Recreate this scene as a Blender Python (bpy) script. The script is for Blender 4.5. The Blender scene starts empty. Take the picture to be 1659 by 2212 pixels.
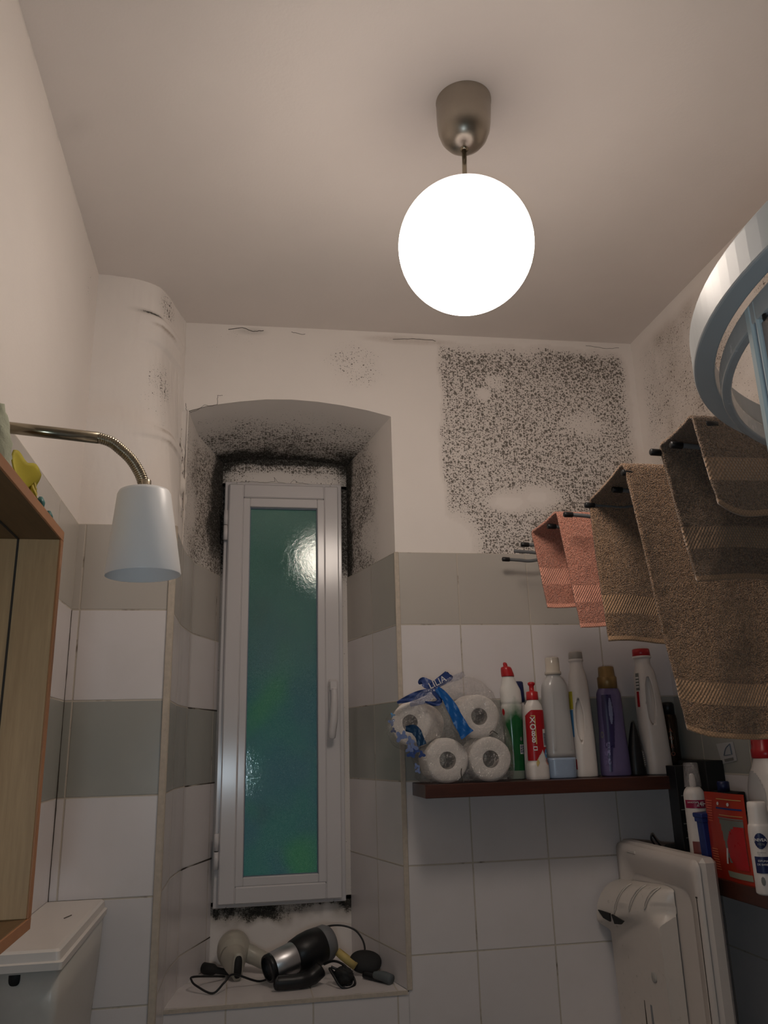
import bpy, math, random
import numpy as np
from mathutils import Vector, Matrix, Euler
random.seed(7); rng = np.random.RandomState(5)
S = bpy.context.scene; COL = S.collection
# ------------------------------------------------------------ camera, world, light, exposure
CAM = Vector((-0.58476602, -2.11895347, 1.49268371))
CM = ((0.98497444, -0.17067478, -0.02637173), (-0.02244771, -0.27793326, 0.96033807), (0.17123507, 0.94531645, 0.27758842))
FPX = 1742.607
cd = bpy.data.cameras.new('camera'); cam = bpy.data.objects.new('camera', cd); COL.objects.link(cam)
cd.sensor_fit = 'HORIZONTAL'; cd.sensor_width = 36; cd.lens = FPX/1659*36; cd.clip_start = 0.02
r_, u_, f_ = [Vector(v) for v in CM]
mw = Matrix((r_, u_, -f_)).transposed().to_4x4(); mw.translation = CAM; cam.matrix_world = mw
S.camera = cam
S.view_settings.view_transform = 'Standard'; S.view_settings.look = 'None'
S.view_settings.exposure = 0.0; S.view_settings.gamma = 1.0; S.view_settings.use_curve_mapping = False
GLOBE_POWER = 20.0          # radiance of the lower part of the glowing globe
TORCH = 2.0                # small cool torch held beside the camera (W)
wd = bpy.data.worlds.new('dusk'); S.world = wd; wd.use_nodes = True

def U(u, v, **k):           # a viewing ray met with one wall, shelf or depth plane of the room
    d = r_*((u-829.5)/FPX) + u_*((1106-v)/FPX) + f_
    (a, val), = k.items(); i = 'xyz'.index(a)
    return CAM + d*((val-CAM[i])/d[i])

# ------------------------------------------------------------ materials
def new_mat(name):
    m = bpy.data.materials.new(name); m.use_nodes = True
    nt = m.node_tree; b = nt.nodes['Principled BSDF']
    return m, nt, b
class N:                     # tiny node helper
    def __init__(s, nt): s.nt = nt
    def node(s, t, **k):
        n = s.nt.nodes.new(t)
        for a, v in k.items(): setattr(n, a, v)
        return n
    def link(s, a, b): s.nt.links.new(a, b)
    def setin(s, n, i, v):
        if hasattr(v, 'is_output'): s.link(v, n.inputs[i])
        else: n.inputs[i].default_value = v
    def math(s, op, a, b=0.0, c=0.0, clamp=False):
        n = s.node('ShaderNodeMath', operation=op, use_clamp=clamp)
        s.setin(n, 0, a); s.setin(n, 1, b); s.setin(n, 2, c)
        return n.outputs[0]
    def mix(s, f, a, b):
        n = s.node('ShaderNodeMix', data_type='RGBA')
        s.setin(n, 0, f)
        for i, v in ((6, a), (7, b)):
            if isinstance(v, tuple) and len(v) == 3: v = v+(1,)
            s.setin(n, i, v)
        return n.outputs[2]
    def noise(s, vec, scale, detail=3, rough=.55, dim='3D'):
        n = s.node('ShaderNodeTexNoise', noise_dimensions=dim)
        if vec is not None: s.link(vec, n.inputs['Vector'])
        n.inputs['Scale'].default_value = scale; n.inputs['Detail'].default_value = detail; n.inputs['Roughness'].default_value = rough
        return n.outputs['Fac']
    def voro(s, vec, scale, dim='2D', feature='F1'):
        n = s.node('ShaderNodeTexVoronoi', voronoi_dimensions=dim, feature=feature)
        if vec is not None: s.link(vec, n.inputs['Vector'])
        n.inputs['Scale'].default_value = scale
        return n
    def bump(s, h, strength, dist, normal=None):
        n = s.node('ShaderNodeBump'); n.inputs['Strength'].default_value = strength; n.inputs['Distance'].default_value = dist
        s.link(h, n.inputs['Height'])
        if normal is not None: s.link(normal, n.inputs['Normal'])
        return n.outputs['Normal']
    def obj(s): return s.node('ShaderNodeTexCoord').outputs['Object']
    def uv(s): return s.node('ShaderNodeUVMap').outputs['UV']

def plain(name, color, rough=.5, metal=0, noise=(60, .15), bump=(120, .05, .001), coat=0, trans=0, ior=1.45, sss=0, var=.06, spec=None):
    m, nt, b = new_mat(name); n = N(nt); o = n.obj()
    f = n.noise(o, noise[0], 4)
    c = tuple(color)
    lo = tuple(max(0, x*(1-var*2)) for x in c); hi = tuple(min(1, x*(1+var)) for x in c)
    nt.links.new(n.mix(f, lo, hi), b.inputs['Base Color'])
    rr = n.math('MULTIPLY_ADD', f, noise[1], rough-noise[1]*.5, clamp=True); nt.links.new(rr, b.inputs['Roughness'])
    b.inputs['Metallic'].default_value = metal; b.inputs['Coat Weight'].default_value = coat; b.inputs['Coat Roughness'].default_value = .08
    b.inputs['Transmission Weight'].default_value = trans; b.inputs['IOR'].default_value = ior
    if spec is not None: b.inputs['Specular IOR Level'].default_value = spec
    if sss: b.inputs['Subsurface Weight'].default_value = sss; b.inputs['Subsurface Radius'].default_value = (.01, .01, .01); b.inputs['Subsurface Scale'].default_value = .5
    if bump: nt.links.new(n.bump(n.noise(o, bump[0], 3), bump[1], bump[2]), b.inputs['Normal'])
    return m

def mould_colour(n, base, uvv):
    """black mould: spots on three scales whose size follows the painted-in density of the stain, plus a continuous sooty bloom"""
    at = n.node('ShaderNodeAttribute', attribute_name='mould'); sep = n.node('ShaderNodeSeparateColor'); n.link(at.outputs['Color'], sep.inputs[0])
    dens, soot, rust = sep.outputs[0], sep.outputs[1], sep.outputs[2]
    tot = None
    wob = n.noise(uvv, 260, 2)
    for sc, k, sharp in ((88, .50, 8), (145, .56, 6), (240, .68, 4.5)):
        v = n.voro(uvv, sc)
        sc2 = n.node('ShaderNodeSeparateColor'); n.link(v.outputs['Color'], sc2.inputs[0])
        rnd = n.math('POWER', sc2.outputs[0], 1.35 if sc > 100 else 2.3)
        thr = n.math('MULTIPLY', n.math('MULTIPLY_ADD', rnd, k, .04), n.math('POWER', dens, .8))
        gate = n.math('LESS_THAN', sc2.outputs[1], n.math('MULTIPLY_ADD', dens, 1.15, .0))
        dist = n.math('MULTIPLY_ADD', wob, .10, n.math('SUBTRACT', v.outputs['Distance'], .05))
        sp = n.math('MULTIPLY', n.math('MULTIPLY', n.math('SUBTRACT', thr, dist), sharp, clamp=True), gate)
        tot = sp if tot is None else n.math('MAXIMUM', tot, sp)
    n1 = n.noise(uvv, 95, 6, .85); n2 = n.noise(uvv, 300, 3, .7)
    so = n.math('MULTIPLY', n.math('SUBTRACT', n.math('MULTIPLY_ADD', soot, .85, n.math('MULTIPLY_ADD', n1, 1.1, n.math('MULTIPLY', n2, .9))), 1.52), 3.4, clamp=True)
    c = n.mix(n.math('MULTIPLY', rust, n.math('MULTIPLY', n1, 1.2), clamp=True), base, (.22, .13, .06))
    c = n.mix(n.math('MULTIPLY', soot, .38), c, (.11, .105, .075))
    c = n.mix(n.math('MULTIPLY', dens, .10), c, (.14, .11, .08))
    c = n.mix(n.math('MULTIPLY', tot, .82), c, (.050, .034, .023))
    c = n.mix(n.math('MULTIPLY', so, .93), c, (.014, .014, .012))
    return c

def plaster_mat(name, color, sandy=.15):
    m, nt, b = new_mat(name); n = N(nt); o = n.obj(); uvv = n.uv()
    f = n.noise(o, 6, 5)
    base = n.mix(f, tuple(x*.95 for x in color), tuple(min(1, x*1.03) for x in color))
    nt.links.new(mould_colour(n, base, uvv), b.inputs['Base Color'])
    b.inputs['Roughness'].default_value = .85; b.inputs['Specular IOR Level'].default_value = .25
    h = n.math('MULTIPLY_ADD', n.noise(o, 9, 4), 2.5, n.noise(o, 160, 3))
    nt.links.new(n.bump(h, sandy, .002), b.inputs['Normal'])
    return m
M_PLASTER = plaster_mat('white_plaster', (.80, .745, .70))
M_CEIL = plaster_mat('ceiling_paint', (.78, .72, .68))

def tile_mat(name, bands=True):
    m, nt, b = new_mat(name); n = N(nt); uvv = n.uv()
    sx = n.node('ShaderNodeSeparateXYZ'); n.link(uvv, sx.inputs[0]); u, v = sx.outputs[0], sx.outputs[1]
    H, W = .1989, .2
    wob = n.math('MULTIPLY', n.math('SUBTRACT', n.noise(uvv, 30, 2), .5), .0012)
    du = n.math('ABSOLUTE', n.math('SUBTRACT', n.math('FRACT', n.math('ADD', n.math('DIVIDE', n.math('ADD', u, wob), W), 100.5)), .5))   # 0 at a joint
    row = n.math('DIVIDE', n.math('SUBTRACT', 2.0, v), H)
    dv = n.math('ABSOLUTE', n.math('SUBTRACT', n.math('FRACT', n.math('ADD', row, 100.5)), .5))
    d = n.math('MINIMUM', n.math('MULTIPLY', du, W), n.math('MULTIPLY', dv, H))
    face = n.math('MULTIPLY', n.math('SUBTRACT', d, .0013), 1100, clamp=True)
    idx = n.math('FLOOR', row); iu = n.math('FLOOR', n.math('DIVIDE', u, W))
    col = (.70, .66, .655)
    if bands:
        is0 = n.math('COMPARE', idx, 0.0, .4); is2 = n.math('COMPARE', idx, 2.0, .4)
        c = n.mix(is0, (.70, .66, .655), (.475, .440, .395)); c = n.mix(is2, c, (.335, .335, .305))
    else: c = n.mix(n.noise(uvv, 3), (.69, .65, .645), (.71, .67, .665))
    wn = n.node('ShaderNodeTexWhiteNoise', noise_dimensions='2D'); cx = n.node('ShaderNodeCombineXYZ'); n.link(idx, cx.inputs[0]); n.link(iu, cx.inputs[1]); n.link(cx.outputs[0], wn.inputs['Vector'])
    c = n.mix(n.math('MULTIPLY', wn.outputs[0], .09), c, (.3, .3, .3))
    c = n.mix(n.math('MULTIPLY', n.math('SUBTRACT', n.noise(uvv, 11, 5), .5), .5, clamp=True), c, (.5, .47, .40))
    dirt = n.math('MULTIPLY', n.math('SUBTRACT', n.noise(uvv, 9, 4, .7), .56), 9, clamp=True)
    g = n.mix(dirt, (.50, .45, .385), (.16, .13, .10))
    nt.links.new(n.mix(face, g, c), b.inputs['Base Color'])
    nt.links.new(n.math('MULTIPLY_ADD', face, -.62, .85), b.inputs['Roughness'])
    nn = n.bump(n.math('SMOOTH_MIN', face, 1.0, .3), .6, .0015)
    nt.links.new(n.bump(n.noise(uvv, 14, 2), .12, .004, nn), b.inputs['Normal'])
    b.inputs['Specular IOR Level'].default_value = .5
    return m
M_TILE = tile_mat('wall_tiles'); M_TILEW = tile_mat('white_wall_tiles', False)
M_GROUT = plain('beige_grout', (.52, .45, .37), .8, bump=(300, .3, .001), noise=(90, .1), var=.15)
M_DARK = plain('dark_gap', (.05, .04, .032), .9)
M_PVC = plain('white_window_plastic', (.63, .60, .60), .17, noise=(6, .05), bump=(260, .015, .0006), var=.008)
M_GLOSSW = plain('white_gloss_plastic', (.66, .61, .56), .3, noise=(25, .1), bump=(20, .06, .003), var=.03)
M_WOOD_D = None

def wood(name, c1, c2, scale=(3, 60, 60), rough=.45, rotz=0):
    m, nt, b = new_mat(name); n = N(nt)
    mp = n.node('ShaderNodeMapping'); n.link(n.obj(), mp.inputs[0]); mp.inputs['Scale'].default_value = scale
    f = n.noise(mp.outputs[0], 1.0, 6, .65)
    g = n.noise(mp.outputs[0], 6.0, 3, .6)
    ff = n.math('MULTIPLY_ADD', g, .35, n.math('MULTIPLY', f, .75), clamp=True)
    nt.links.new(n.mix(n.math('MULTIPLY', n.math('SUBTRACT', ff, .3), 2.2, clamp=True), c1, c2), b.inputs['Base Color'])
    b.inputs['Roughness'].default_value = rough
    nt.links.new(n.bump(ff, .15, .001), b.inputs['Normal'])
    return m
M_SHELF = wood('dark_red_wood', (.030, .008, .005), (.075, .022, .012), (4, 60, 90), .38)
M_CAB = wood('light_oak_board', (.40, .245, .115), (.60, .39, .20), (45, 45, 3.5), .5)
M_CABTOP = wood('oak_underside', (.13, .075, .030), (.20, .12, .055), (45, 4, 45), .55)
M_EDGE = wood('orange_edge_band', (.36, .145, .055), (.48, .21, .085), (40, 6, 6), .4)

def towel_mat(name, c, dark, scale=430):
    m, nt, b = new_mat(name); n = N(nt); o = n.obj(); uvv = n.uv()
    f = n.noise(o, scale*.55, 3, .7); big = n.noise(o, 14, 3)
    fl = n.voro(o, scale, '3D').outputs['Distance']
    h = n.math('MULTIPLY_ADD', fl, -.7, f)
    sx = n.node('ShaderNodeSeparateXYZ'); n.link(uvv, sx.inputs[0]); u, v = sx.outputs[0], sx.outputs[1]   # v: metres up from the hem of each end
    band = n.math('MULTIPLY', n.math('GREATER_THAN', v, .058), n.math('LESS_THAN', v, .096))
    hem = n.math('LESS_THAN', v, .012)
    chk = n.math('MULTIPLY', n.math('SINE', n.math('MULTIPLY', u, 1100)), n.math('SINE', n.math('MULTIPLY', v, 700)))
    flat = n.math('MAXIMUM', band, hem)
    cc = n.mix(n.math('MULTIPLY', n.math('SUBTRACT', h, -.05), 2.2, clamp=True), dark, c)
    cc = n.mix(n.math('MULTIPLY', n.math('SUBTRACT', big, .45), 1.2, clamp=True), cc, tuple(x*.8 for x in c))
    cb = n.mix(n.math('GREATER_THAN', chk, .15), tuple(x*.80 for x in c), tuple(min(1, x*1.12) for x in c))
    nt.links.new(n.mix(flat, cc, cb), b.inputs['Base Color'])
    b.inputs['Roughness'].default_value = .95; b.inputs['Specular IOR Level'].default_value = .1
    b.inputs['Sheen Weight'].default_value = .35; b.inputs['Sheen Roughness'].default_value = .5
    hh = n.math('MULTIPLY', h, n.math('SUBTRACT', 1.0, n.math('MULTIPLY', flat, .9)))
    nt.links.new(n.bump(n.math('MULTIPLY_ADD', n.math('MULTIPLY', chk, band), .25, hh), 1.0, .0045), b.inputs['Normal'])
    return m
M_TBROWN = towel_mat('brown_terry', (.48, .295, .170), (.16, .088, .048))
M_TDARK = towel_mat('dark_brown_terry', (.34, .220, .138), (.12, .072, .043))
M_TPINK = towel_mat('coral_terry', (.90, .41, .29), (.52, .19, .125))

def brushed(name, c, rough=.3):
    m, nt, b = new_mat(name); n = N(nt)
    mp = n.node('ShaderNodeMapping'); n.link(n.obj(), mp.inputs[0]); mp.inputs['Scale'].default_value = (30, 30, 600)
    f = n.noise(mp.outputs[0], 1, 4); g = n.noise(n.obj(), 25, 4)
    nt.links.new(n.mix(g, tuple(x*.8 for x in c), c), b.inputs['Base Color'])
    b.inputs['Metallic'].default_value = 1
    nt.links.new(n.math('MULTIPLY_ADD', f, .12, rough-.06), b.inputs['Roughness'])
    nt.links.new(n.bump(f, .08, .0006), b.inputs['Normal'])
    return m
M_NICKEL = brushed('brushed_nickel', (.42, .38, .32), .33)
M_BRASS = brushed('aged_nickel', (.40, .35, .26), .22)
M_SILVER = brushed('silver_plastic', (.68, .68, .70), .36)

def glow_globe():
    m, nt, b = new_mat('glowing_opal_glass'); n = N(nt)
    sx = n.node('ShaderNodeSeparateXYZ'); n.link(n.obj(), sx.inputs[0])
    f = n.math('DIVIDE', sx.outputs[2], .1215)                       # the bulb hangs low in the globe, its crown gives less light
    k = n.math('MULTIPLY', n.math('SUBTRACT', .97, f), 1.0, clamp=True)
    st = n.math('MULTIPLY_ADD', n.math('POWER', k, 1.9), GLOBE_POWER-.62, .62)
    b.inputs['Base Color'].default_value = (.8, .76, .74, 1); b.inputs['Roughness'].default_value = .25
    nt.links.new(n.mix(n.math('MULTIPLY', k, 2.5, clamp=True), (1.0, .84, .85), (1.0, .865, .752)), b.inputs['Emission Color'])
    nt.links.new(st, b.inputs['Emission Strength'])
    nt.links.new(n.bump(n.noise(n.obj(), 5, 2), .02, .002), b.inputs['Normal'])
    return m
def frosted(name='frosted_glass'):
    m, nt, b = new_mat(name); n = N(nt); nt.nodes.remove(b); out = nt.nodes['Material Output']; o = n.obj()
    f1 = n.noise(o, 340, 2, .6); f2 = n.noise(o, 90, 2, .5); v = n.voro(o, 420, '3D').outputs['Distance']
    h = n.math('MULTIPLY_ADD', v, .6, n.math('MULTIPLY_ADD', f2, 1.2, f1))
    nb = n.bump(n.math('MULTIPLY_ADD', f1, .55, f2), .20, .0009)
    nb2 = n.bump(h, 1.0, .0045)
    gl = n.node('ShaderNodeBsdfGlossy'); gl.inputs['Roughness'].default_value = .03; gl.inputs['Color'].default_value = (1, 1, 1, 1); n.link(nb, gl.inputs['Normal'])
    gl2 = n.node('ShaderNodeBsdfGlossy'); gl2.inputs['Roughness'].default_value = .26; gl2.inputs['Color'].default_value = (.8, 1, 1, 1); n.link(nb2, gl2.inputs['Normal'])
    rf = n.node('ShaderNodeBsdfRefraction'); rf.inputs['Roughness'].default_value = .10; rf.inputs['IOR'].default_value = 1.15; rf.inputs['Color'].default_value = (.85, .95, .93, 1); n.link(nb, rf.inputs['Normal'])
    fr = n.node('ShaderNodeFresnel'); fr.inputs['IOR'].default_value = 1.5; n.link(nb, fr.inputs['Normal'])
    fac = n.math('MULTIPLY_ADD', n.math('LESS_THAN', n.voro(o, 330, '3D').outputs['Distance'], .22), .34, .14)
    a = n.node('ShaderNodeMixShader'); n.link(fac, a.inputs[0]); n.link(rf.outputs[0], a.inputs[1]); n.link(gl2.outputs[0], a.inputs[2])
    b2 = n.node('ShaderNodeMixShader'); n.link(fr.outputs[0], b2.inputs[0]); n.link(a.outputs[0], b2.inputs[1]); n.link(gl.outputs[0], b2.inputs[2])
    n.link(b2.outputs[0], out.inputs[0])
    return m
def shower_glass():
    m, nt, b = new_mat('pebbled_shower_glass'); n = N(nt); nt.nodes.remove(b); out = nt.nodes['Material Output']; o = n.obj()
    h = n.math('MULTIPLY_ADD', n.voro(o, 190, '3D').outputs['Distance'], .7, n.noise(o, 60, 2))
    nb = n.bump(h, .7, .0017)
    gl = n.node('ShaderNodeBsdfGlossy'); gl.inputs['Roughness'].default_value = .12; n.link(nb, gl.inputs['Normal'])
    tl = n.node('ShaderNodeBsdfTranslucent'); tl.inputs['Color'].default_value = (.80, .78, .79, 1); n.link(nb, tl.inputs['Normal'])
    df = n.node('ShaderNodeBsdfDiffuse'); df.inputs['Color'].default_value = (.62, .62, .66, 1); n.link(nb, df.inputs['Normal'])
    rf = n.node('ShaderNodeBsdfRefraction'); rf.inputs['Roughness'].default_value = .3; rf.inputs['IOR'].default_value = 1.1; n.link(nb, rf.inputs['Normal'])
    a = n.node('ShaderNodeMixShader'); a.inputs[0].default_value = .45; n.link(tl.outputs[0], a.inputs[1]); n.link(rf.outputs[0], a.inputs[2])
    a2 = n.node('ShaderNodeMixShader'); a2.inputs[0].default_value = .35; n.link(a.outputs[0], a2.inputs[1]); n.link(df.outputs[0], a2.inputs[2])
    b2 = n.node('ShaderNodeMixShader'); b2.inputs[0].default_value = .05; n.link(a2.outputs[0], b2.inputs[1]); n.link(gl.outputs[0], b2.inputs[2])
    n.link(b2.outputs[0], out.inputs[0])
    return m
def film(name, fac=.16, tint=(1, 1, 1), rough=.12, milky=.05):
    m, nt, b = new_mat(name); n = N(nt); nt.nodes.remove(b); out = nt.nodes['Material Output']; o = n.obj()
    nb = n.bump(n.math('MULTIPLY_ADD', n.noise(o, 55, 3, .6), 1.0, n.math('MULTIPLY', n.noise(o, 150, 2), .55)), 1.0, .016)
    gl = n.node('ShaderNodeBsdfGlossy'); gl.inputs['Roughness'].default_value = rough; n.link(nb, gl.inputs['Normal'])
    df = n.node('ShaderNodeBsdfDiffuse'); df.inputs['Color'].default_value = tint+(1,)
    tr = n.node('ShaderNodeBsdfTransparent'); tr.inputs[0].default_value = (.96, .96, .96, 1)
    a = n.node('ShaderNodeMixShader'); a.inputs[0].default_value = milky; n.link(tr.outputs[0], a.inputs[1]); n.link(df.outputs[0], a.inputs[2])
    b2 = n.node('ShaderNodeMixShader'); b2.inputs[0].default_value = fac; n.link(a.outputs[0], b2.inputs[1]); n.link(gl.outputs[0], b2.inputs[2])
    n.link(b2.outputs[0], out.inputs[0])
    return m

P = lambda *a, **k: plain(*a, **k)
M_WHITEP = P('white_bottle_plastic', (.66, .61, .57), .36, var=.02)
M_CLEARP = P('milky_clear_plastic', (.44, .43, .42), .22, var=.03, noise=(12, .1))
M_BLUELIQ = P('pale_blue_liquid', (.30, .38, .50), .25, var=.03)
M_RED = P('red_plastic', (.40, .012, .016), .3, var=.04)
M_REDLAB = P('red_label', (.36, .010, .016), .3, var=.05)
M_NAVY = P('navy_plastic', (.012, .018, .075), .35)
M_BLUE = P('blue_plastic', (.010, .085, .32), .35)
M_DBLUE = P('deep_blue_carton', (.012, .030, .16), .4)
M_PURPLE = P('purple_plastic', (.14, .115, .235), .2, var=.05)
M_DPURPLE = P('dark_purple_label', (.03, .022, .085), .3)
M_GOLD = P('gold_cap', (.24, .15, .055), .35, metal=.35)
M_BLACK = P('black_plastic', (.008, .008, .009), .4)
M_BLACKM = P('matt_black_plastic', (.012, .012, .012), .7)
M_GREY = P('grey_plastic', (.20, .21, .22), .5)
M_RODGREY = P('grey_coated_rod', (.14, .145, .15), .45)
M_CREAM = P('cream_plastic', (.44, .41, .34), .35, var=.06)
M_ORANGE = P('orange_red_packet', (.40, .030, .012), .35, var=.06)
M_PAPER = P('tissue_paper', (.76, .70, .645), .95, bump=(420, .5, .0015), var=.04)
M_CARD = P('cardboard_core', (.22, .19, .165), .9)
M_YELLOW = P('yellow_paper', (.50, .42, .03), .7)
M_YELLOW2 = P('pale_yellow_paper', (.55, .42, .15), .7)
M_PALEG = P('pale_green_fabric', (.50, .53, .40), .9, bump=(260, .5, .002))
M_TEAL = P('teal_plastic', (.05, .20, .19), .5)
M_LABELW = P('white_label', (.62, .60, .58), .45, var=.02)
M_LABELG = P('grey_print', (.16, .16, .15), .5)
M_LABELB = P('sky_blue_print', (.08, .25, .48), .45)
M_BROWNCAN = P('bronze_can', (.045, .025, .012), .22, metal=.5, var=.2)
M_ORTEXT = P('orange_print', (.36, .085, .03), .5)
M_STEELB = P('white_shower_enamel', (.50, .535, .55), .38, noise=(10, .05), bump=None, var=.02)
M_ALUB = P('pale_blue_door_profile', (.50, .62, .66), .3, noise=(10, .05), bump=None, var=.02)
M_SEAL = P('grey_seal', (.15, .19, .24), .5)
M_FLORAL = P('blue_print_film', (.03, .06, .20), .3)
M_FLORAL2 = P('light_blue_print_film', (.14, .19, .36), .3)
M_GREENB = None
def green_bottle():
    m, nt, b = new_mat('green_white_fade_plastic'); n = N(nt)
    sx = n.node('ShaderNodeSeparateXYZ'); n.link(n.obj(), sx.inputs[0]); z, x = sx.outputs[2], sx.outputs[0]
    f = n.math('MULTIPLY_ADD', n.noise(n.obj(), 90, 3), .018, n.math('MULTIPLY_ADD', n.math('ABSOLUTE', n.math('ADD', x, -.002)), 1.0, z))
    k = n.math('MULTIPLY', n.math('SUBTRACT', f, .168), 20, clamp=True)
    lo = n.math('LESS_THAN', z, .022)
    g = n.mix(n.math('MULTIPLY', n.noise(n.obj(), 25, 2), 1.0), (.008, .065, .022), (.02, .14, .04))
    c = n.mix(k, g, (.66, .64, .60))
    nt.links.new(n.mix(lo, c, (.25, .28, .23)), b.inputs['Base Color'])
    b.inputs['Roughness'].default_value = .18
    return m
M_GREENB = green_bottle()

# ------------------------------------------------------------ mesh building
def srgb(*c): return tuple((x/255)**2.2 for x in c)
def link(o, parent=None):
    COL.objects.link(o)
    if parent is not None: o.parent = parent
    return o
def tag(o, label=None, cat=None, group=None, kind=None):
    if label: o['label'] = label
    if cat: o['category'] = cat
    if group: o['group'] = group
    if kind: o['kind'] = kind
    return o
def empty(name, loc, label, cat, group=None, rz=0):
    o = bpy.data.objects.new(name, None); COL.objects.link(o); o.location = loc; o.rotation_euler = (0, 0, rz); o.empty_display_size = .05
    return tag(o, label, cat, group)
class MB:
    def __init__(s): s.v = []; s.f = []; s.uv = []; s.mi = []; s.mo = []; s.has_uv = False; s.smooth = []
    def add(s, vs, fs, mi=0, uvs=None, mo=None, sm=True):
        b = len(s.v); s.v += [tuple(x) for x in vs]
        s.uv += list(uvs) if uvs is not None else [(0, 0)]*len(vs)
        s.mo += list(mo) if mo is not None else [(0, 0, 0)]*len(vs)
        if uvs is not None: s.has_uv = True
        for f in fs: s.f.append([b+i for i in f]); s.mi.append(mi); s.smooth.append(sm)
        return s
    def grid(s, F, nu, nv, mi=0, uvf=None, mof=None, closeu=False, sm=True, flip=False):
        vs = []; uvs = []; mo = []
        for j in range(nv+1):
            for i in range(nu+(0 if closeu else 1)):
                a, b = i/nu, j/nv; p = F(a, b); vs.append(p)
                uvs.append(uvf(a, b, p) if uvf else (a, b)); mo.append(mof(a, b, p) if mof else (0, 0, 0))
        w = nu if closeu else nu+1; fs = []
        for j in range(nv):
            for i in range(nu):
                k = (i+1) % w
                q = [j*w+i, j*w+k, (j+1)*w+k, (j+1)*w+i]
                fs.append(q[::-1] if flip else q)
        return s.add(vs, fs, mi, uvs, mo, sm)
    def box(s, c, d, rot=None, mi=0, b=0.0):
        """box with bevelled edges (b metres)"""
        cx, cy, cz = c; hx, hy, hz = d[0]/2, d[1]/2, d[2]/2
        b = min(b, hx*.9, hy*.9, hz*.9)
        if b <= 0:
            vs = [Vector((x, y, z)) for x in (-hx, hx) for y in (-hy, hy) for z in (-hz, hz)]
            fs = [(0, 1, 3, 2), (4, 6, 7, 5), (0, 4, 5, 1), (2, 3, 7, 6), (0, 2, 6, 4), (1, 5, 7, 3)]
        else:
            vs = []; idx = {}
            for sx in (-1, 1):
                for sy in (-1, 1):
                    for sz in (-1, 1):
                        for a in range(3):
                            p = [sx*(hx-b), sy*(hy-b), sz*(hz-b)]; p[a] = (sx, sy, sz)[a]*(hx, hy, hz)[a]
                            idx[(sx, sy, sz, a)] = len(vs); vs.append(Vector(p))
            fs = []
            R = [(-1, -1), (1, -1), (1, 1), (-1, 1)]
            for a in range(3):
                o1, o2 = (a+1) % 3, (a+2) % 3
                for sa in (-1, 1):
                    q = []
                    for r1, r2 in R:
                        k = [0, 0, 0]; k[a] = sa; k[o1] = r1; k[o2] = r2; q.append(idx[(*k, a)])
                    fs.append(q if sa > 0 else q[::-1])
                for s1 in (-1, 1):
                    for s2 in (-1, 1):
                        q = []
                        for (t, e) in ((-1, o1), (1, o1), (1, o2), (-1, o2)):
                            k = [0, 0, 0]; k[a] = t; k[o1] = s1; k[o2] = s2; q.append(idx[(*k, e)])
                        fs.append(q)
            for sx in (-1, 1):
                for sy in (-1, 1):
                    for sz in (-1, 1): fs.append([idx[(sx, sy, sz, a)] for a in range(3)])
        if rot is not None:
            R3 = rot if isinstance(rot, Matrix) else Euler(rot).to_matrix()
            vs = [R3 @ p for p in vs]
        c = Vector(c)
        return s.add([p+c for p in vs], fs, mi, sm=False)
    def tube(s, pts, r, n=12, caps=True, mi=0, closed=False):
        pts = [Vector(p) for p in pts]; rs = r if isinstance(r, (list, tuple)) else [r]*len(pts)
        vs = []; prev = None; m = len(pts)
        for i, p in enumerate(pts):
            if closed: t = pts[(i+1) % m]-pts[i-1]
            else: t = pts[min(i+1, m-1)]-pts[max(i-1, 0)]
            t.normalize()
            if prev is None:
                a = Vector((0, 0, 1)) if abs(t.z) < .9 else Vector((1, 0, 0)); nrm = t.cross(a).normalized()
            else: nrm = (prev-t*prev.dot(t)).normalized()
            prev = nrm; bn = t.cross(nrm)
            for k in range(n):
                an = 2*math.pi*k/n; vs.append(p+nrm*math.cos(an)*rs[i]+bn*math.sin(an)*rs[i])
        fs = []
        for i in range(m if closed else m-1):
            j = (i+1) % m
            for k in range(n): fs.append((i*n+k, i*n+(k+1) % n, j*n+(k+1) % n, j*n+k))
        if caps and not closed: fs.append(tuple(range(n))[::-1]); fs.append(tuple((m-1)*n+k for k in range(n)))
        return s.add(vs, fs, mi)
    def lathe(s, prof, n=48, mi=0, M=None, close=True):
        """prof: (r, z) from bottom to top, revolved about z; M transforms"""
        vs = []
        for r, z in prof:
            for k in range(n): a = 2*math.pi*k/n; vs.append(Vector((r*math.cos(a), r*math.sin(a), z)))
        fs = []
        for i in range(len(prof)-1):
            for k in range(n): fs.append((i*n+k, i*n+(k+1) % n, (i+1)*n+(k+1) % n, (i+1)*n+k))
        if close:
            fs.append(tuple(range(n))[::-1]); fs.append(tuple((len(prof)-1)*n+k for k in range(n)))
        if M is not None: vs = [M @ p for p in vs]
        return s.add(vs, fs, mi)
    def loft(s, secs, n=40, mi=0, sub=4, M=None, warp=None):
        """secs: (z, half_w, half_d, exponent, cx, cy); smooth cross-sections in z"""
        S2 = interp(secs, sub); vs = []
        for q in S2:
            for k in range(n):
                p = secpt(q, 2*math.pi*k/n)
                vs.append(warp(p) if warp else p)
        fs = []
        for i in range(len(S2)-1):
            for k in range(n): fs.append((i*n+k, i*n+(k+1) % n, (i+1)*n+(k+1) % n, (i+1)*n+k))
        fs.append(tuple(range(n))[::-1]); fs.append(tuple((len(S2)-1)*n+k for k in range(n)))
        if M is not None: vs = [M @ p for p in vs]
        return s.add(vs, fs, mi)
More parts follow.
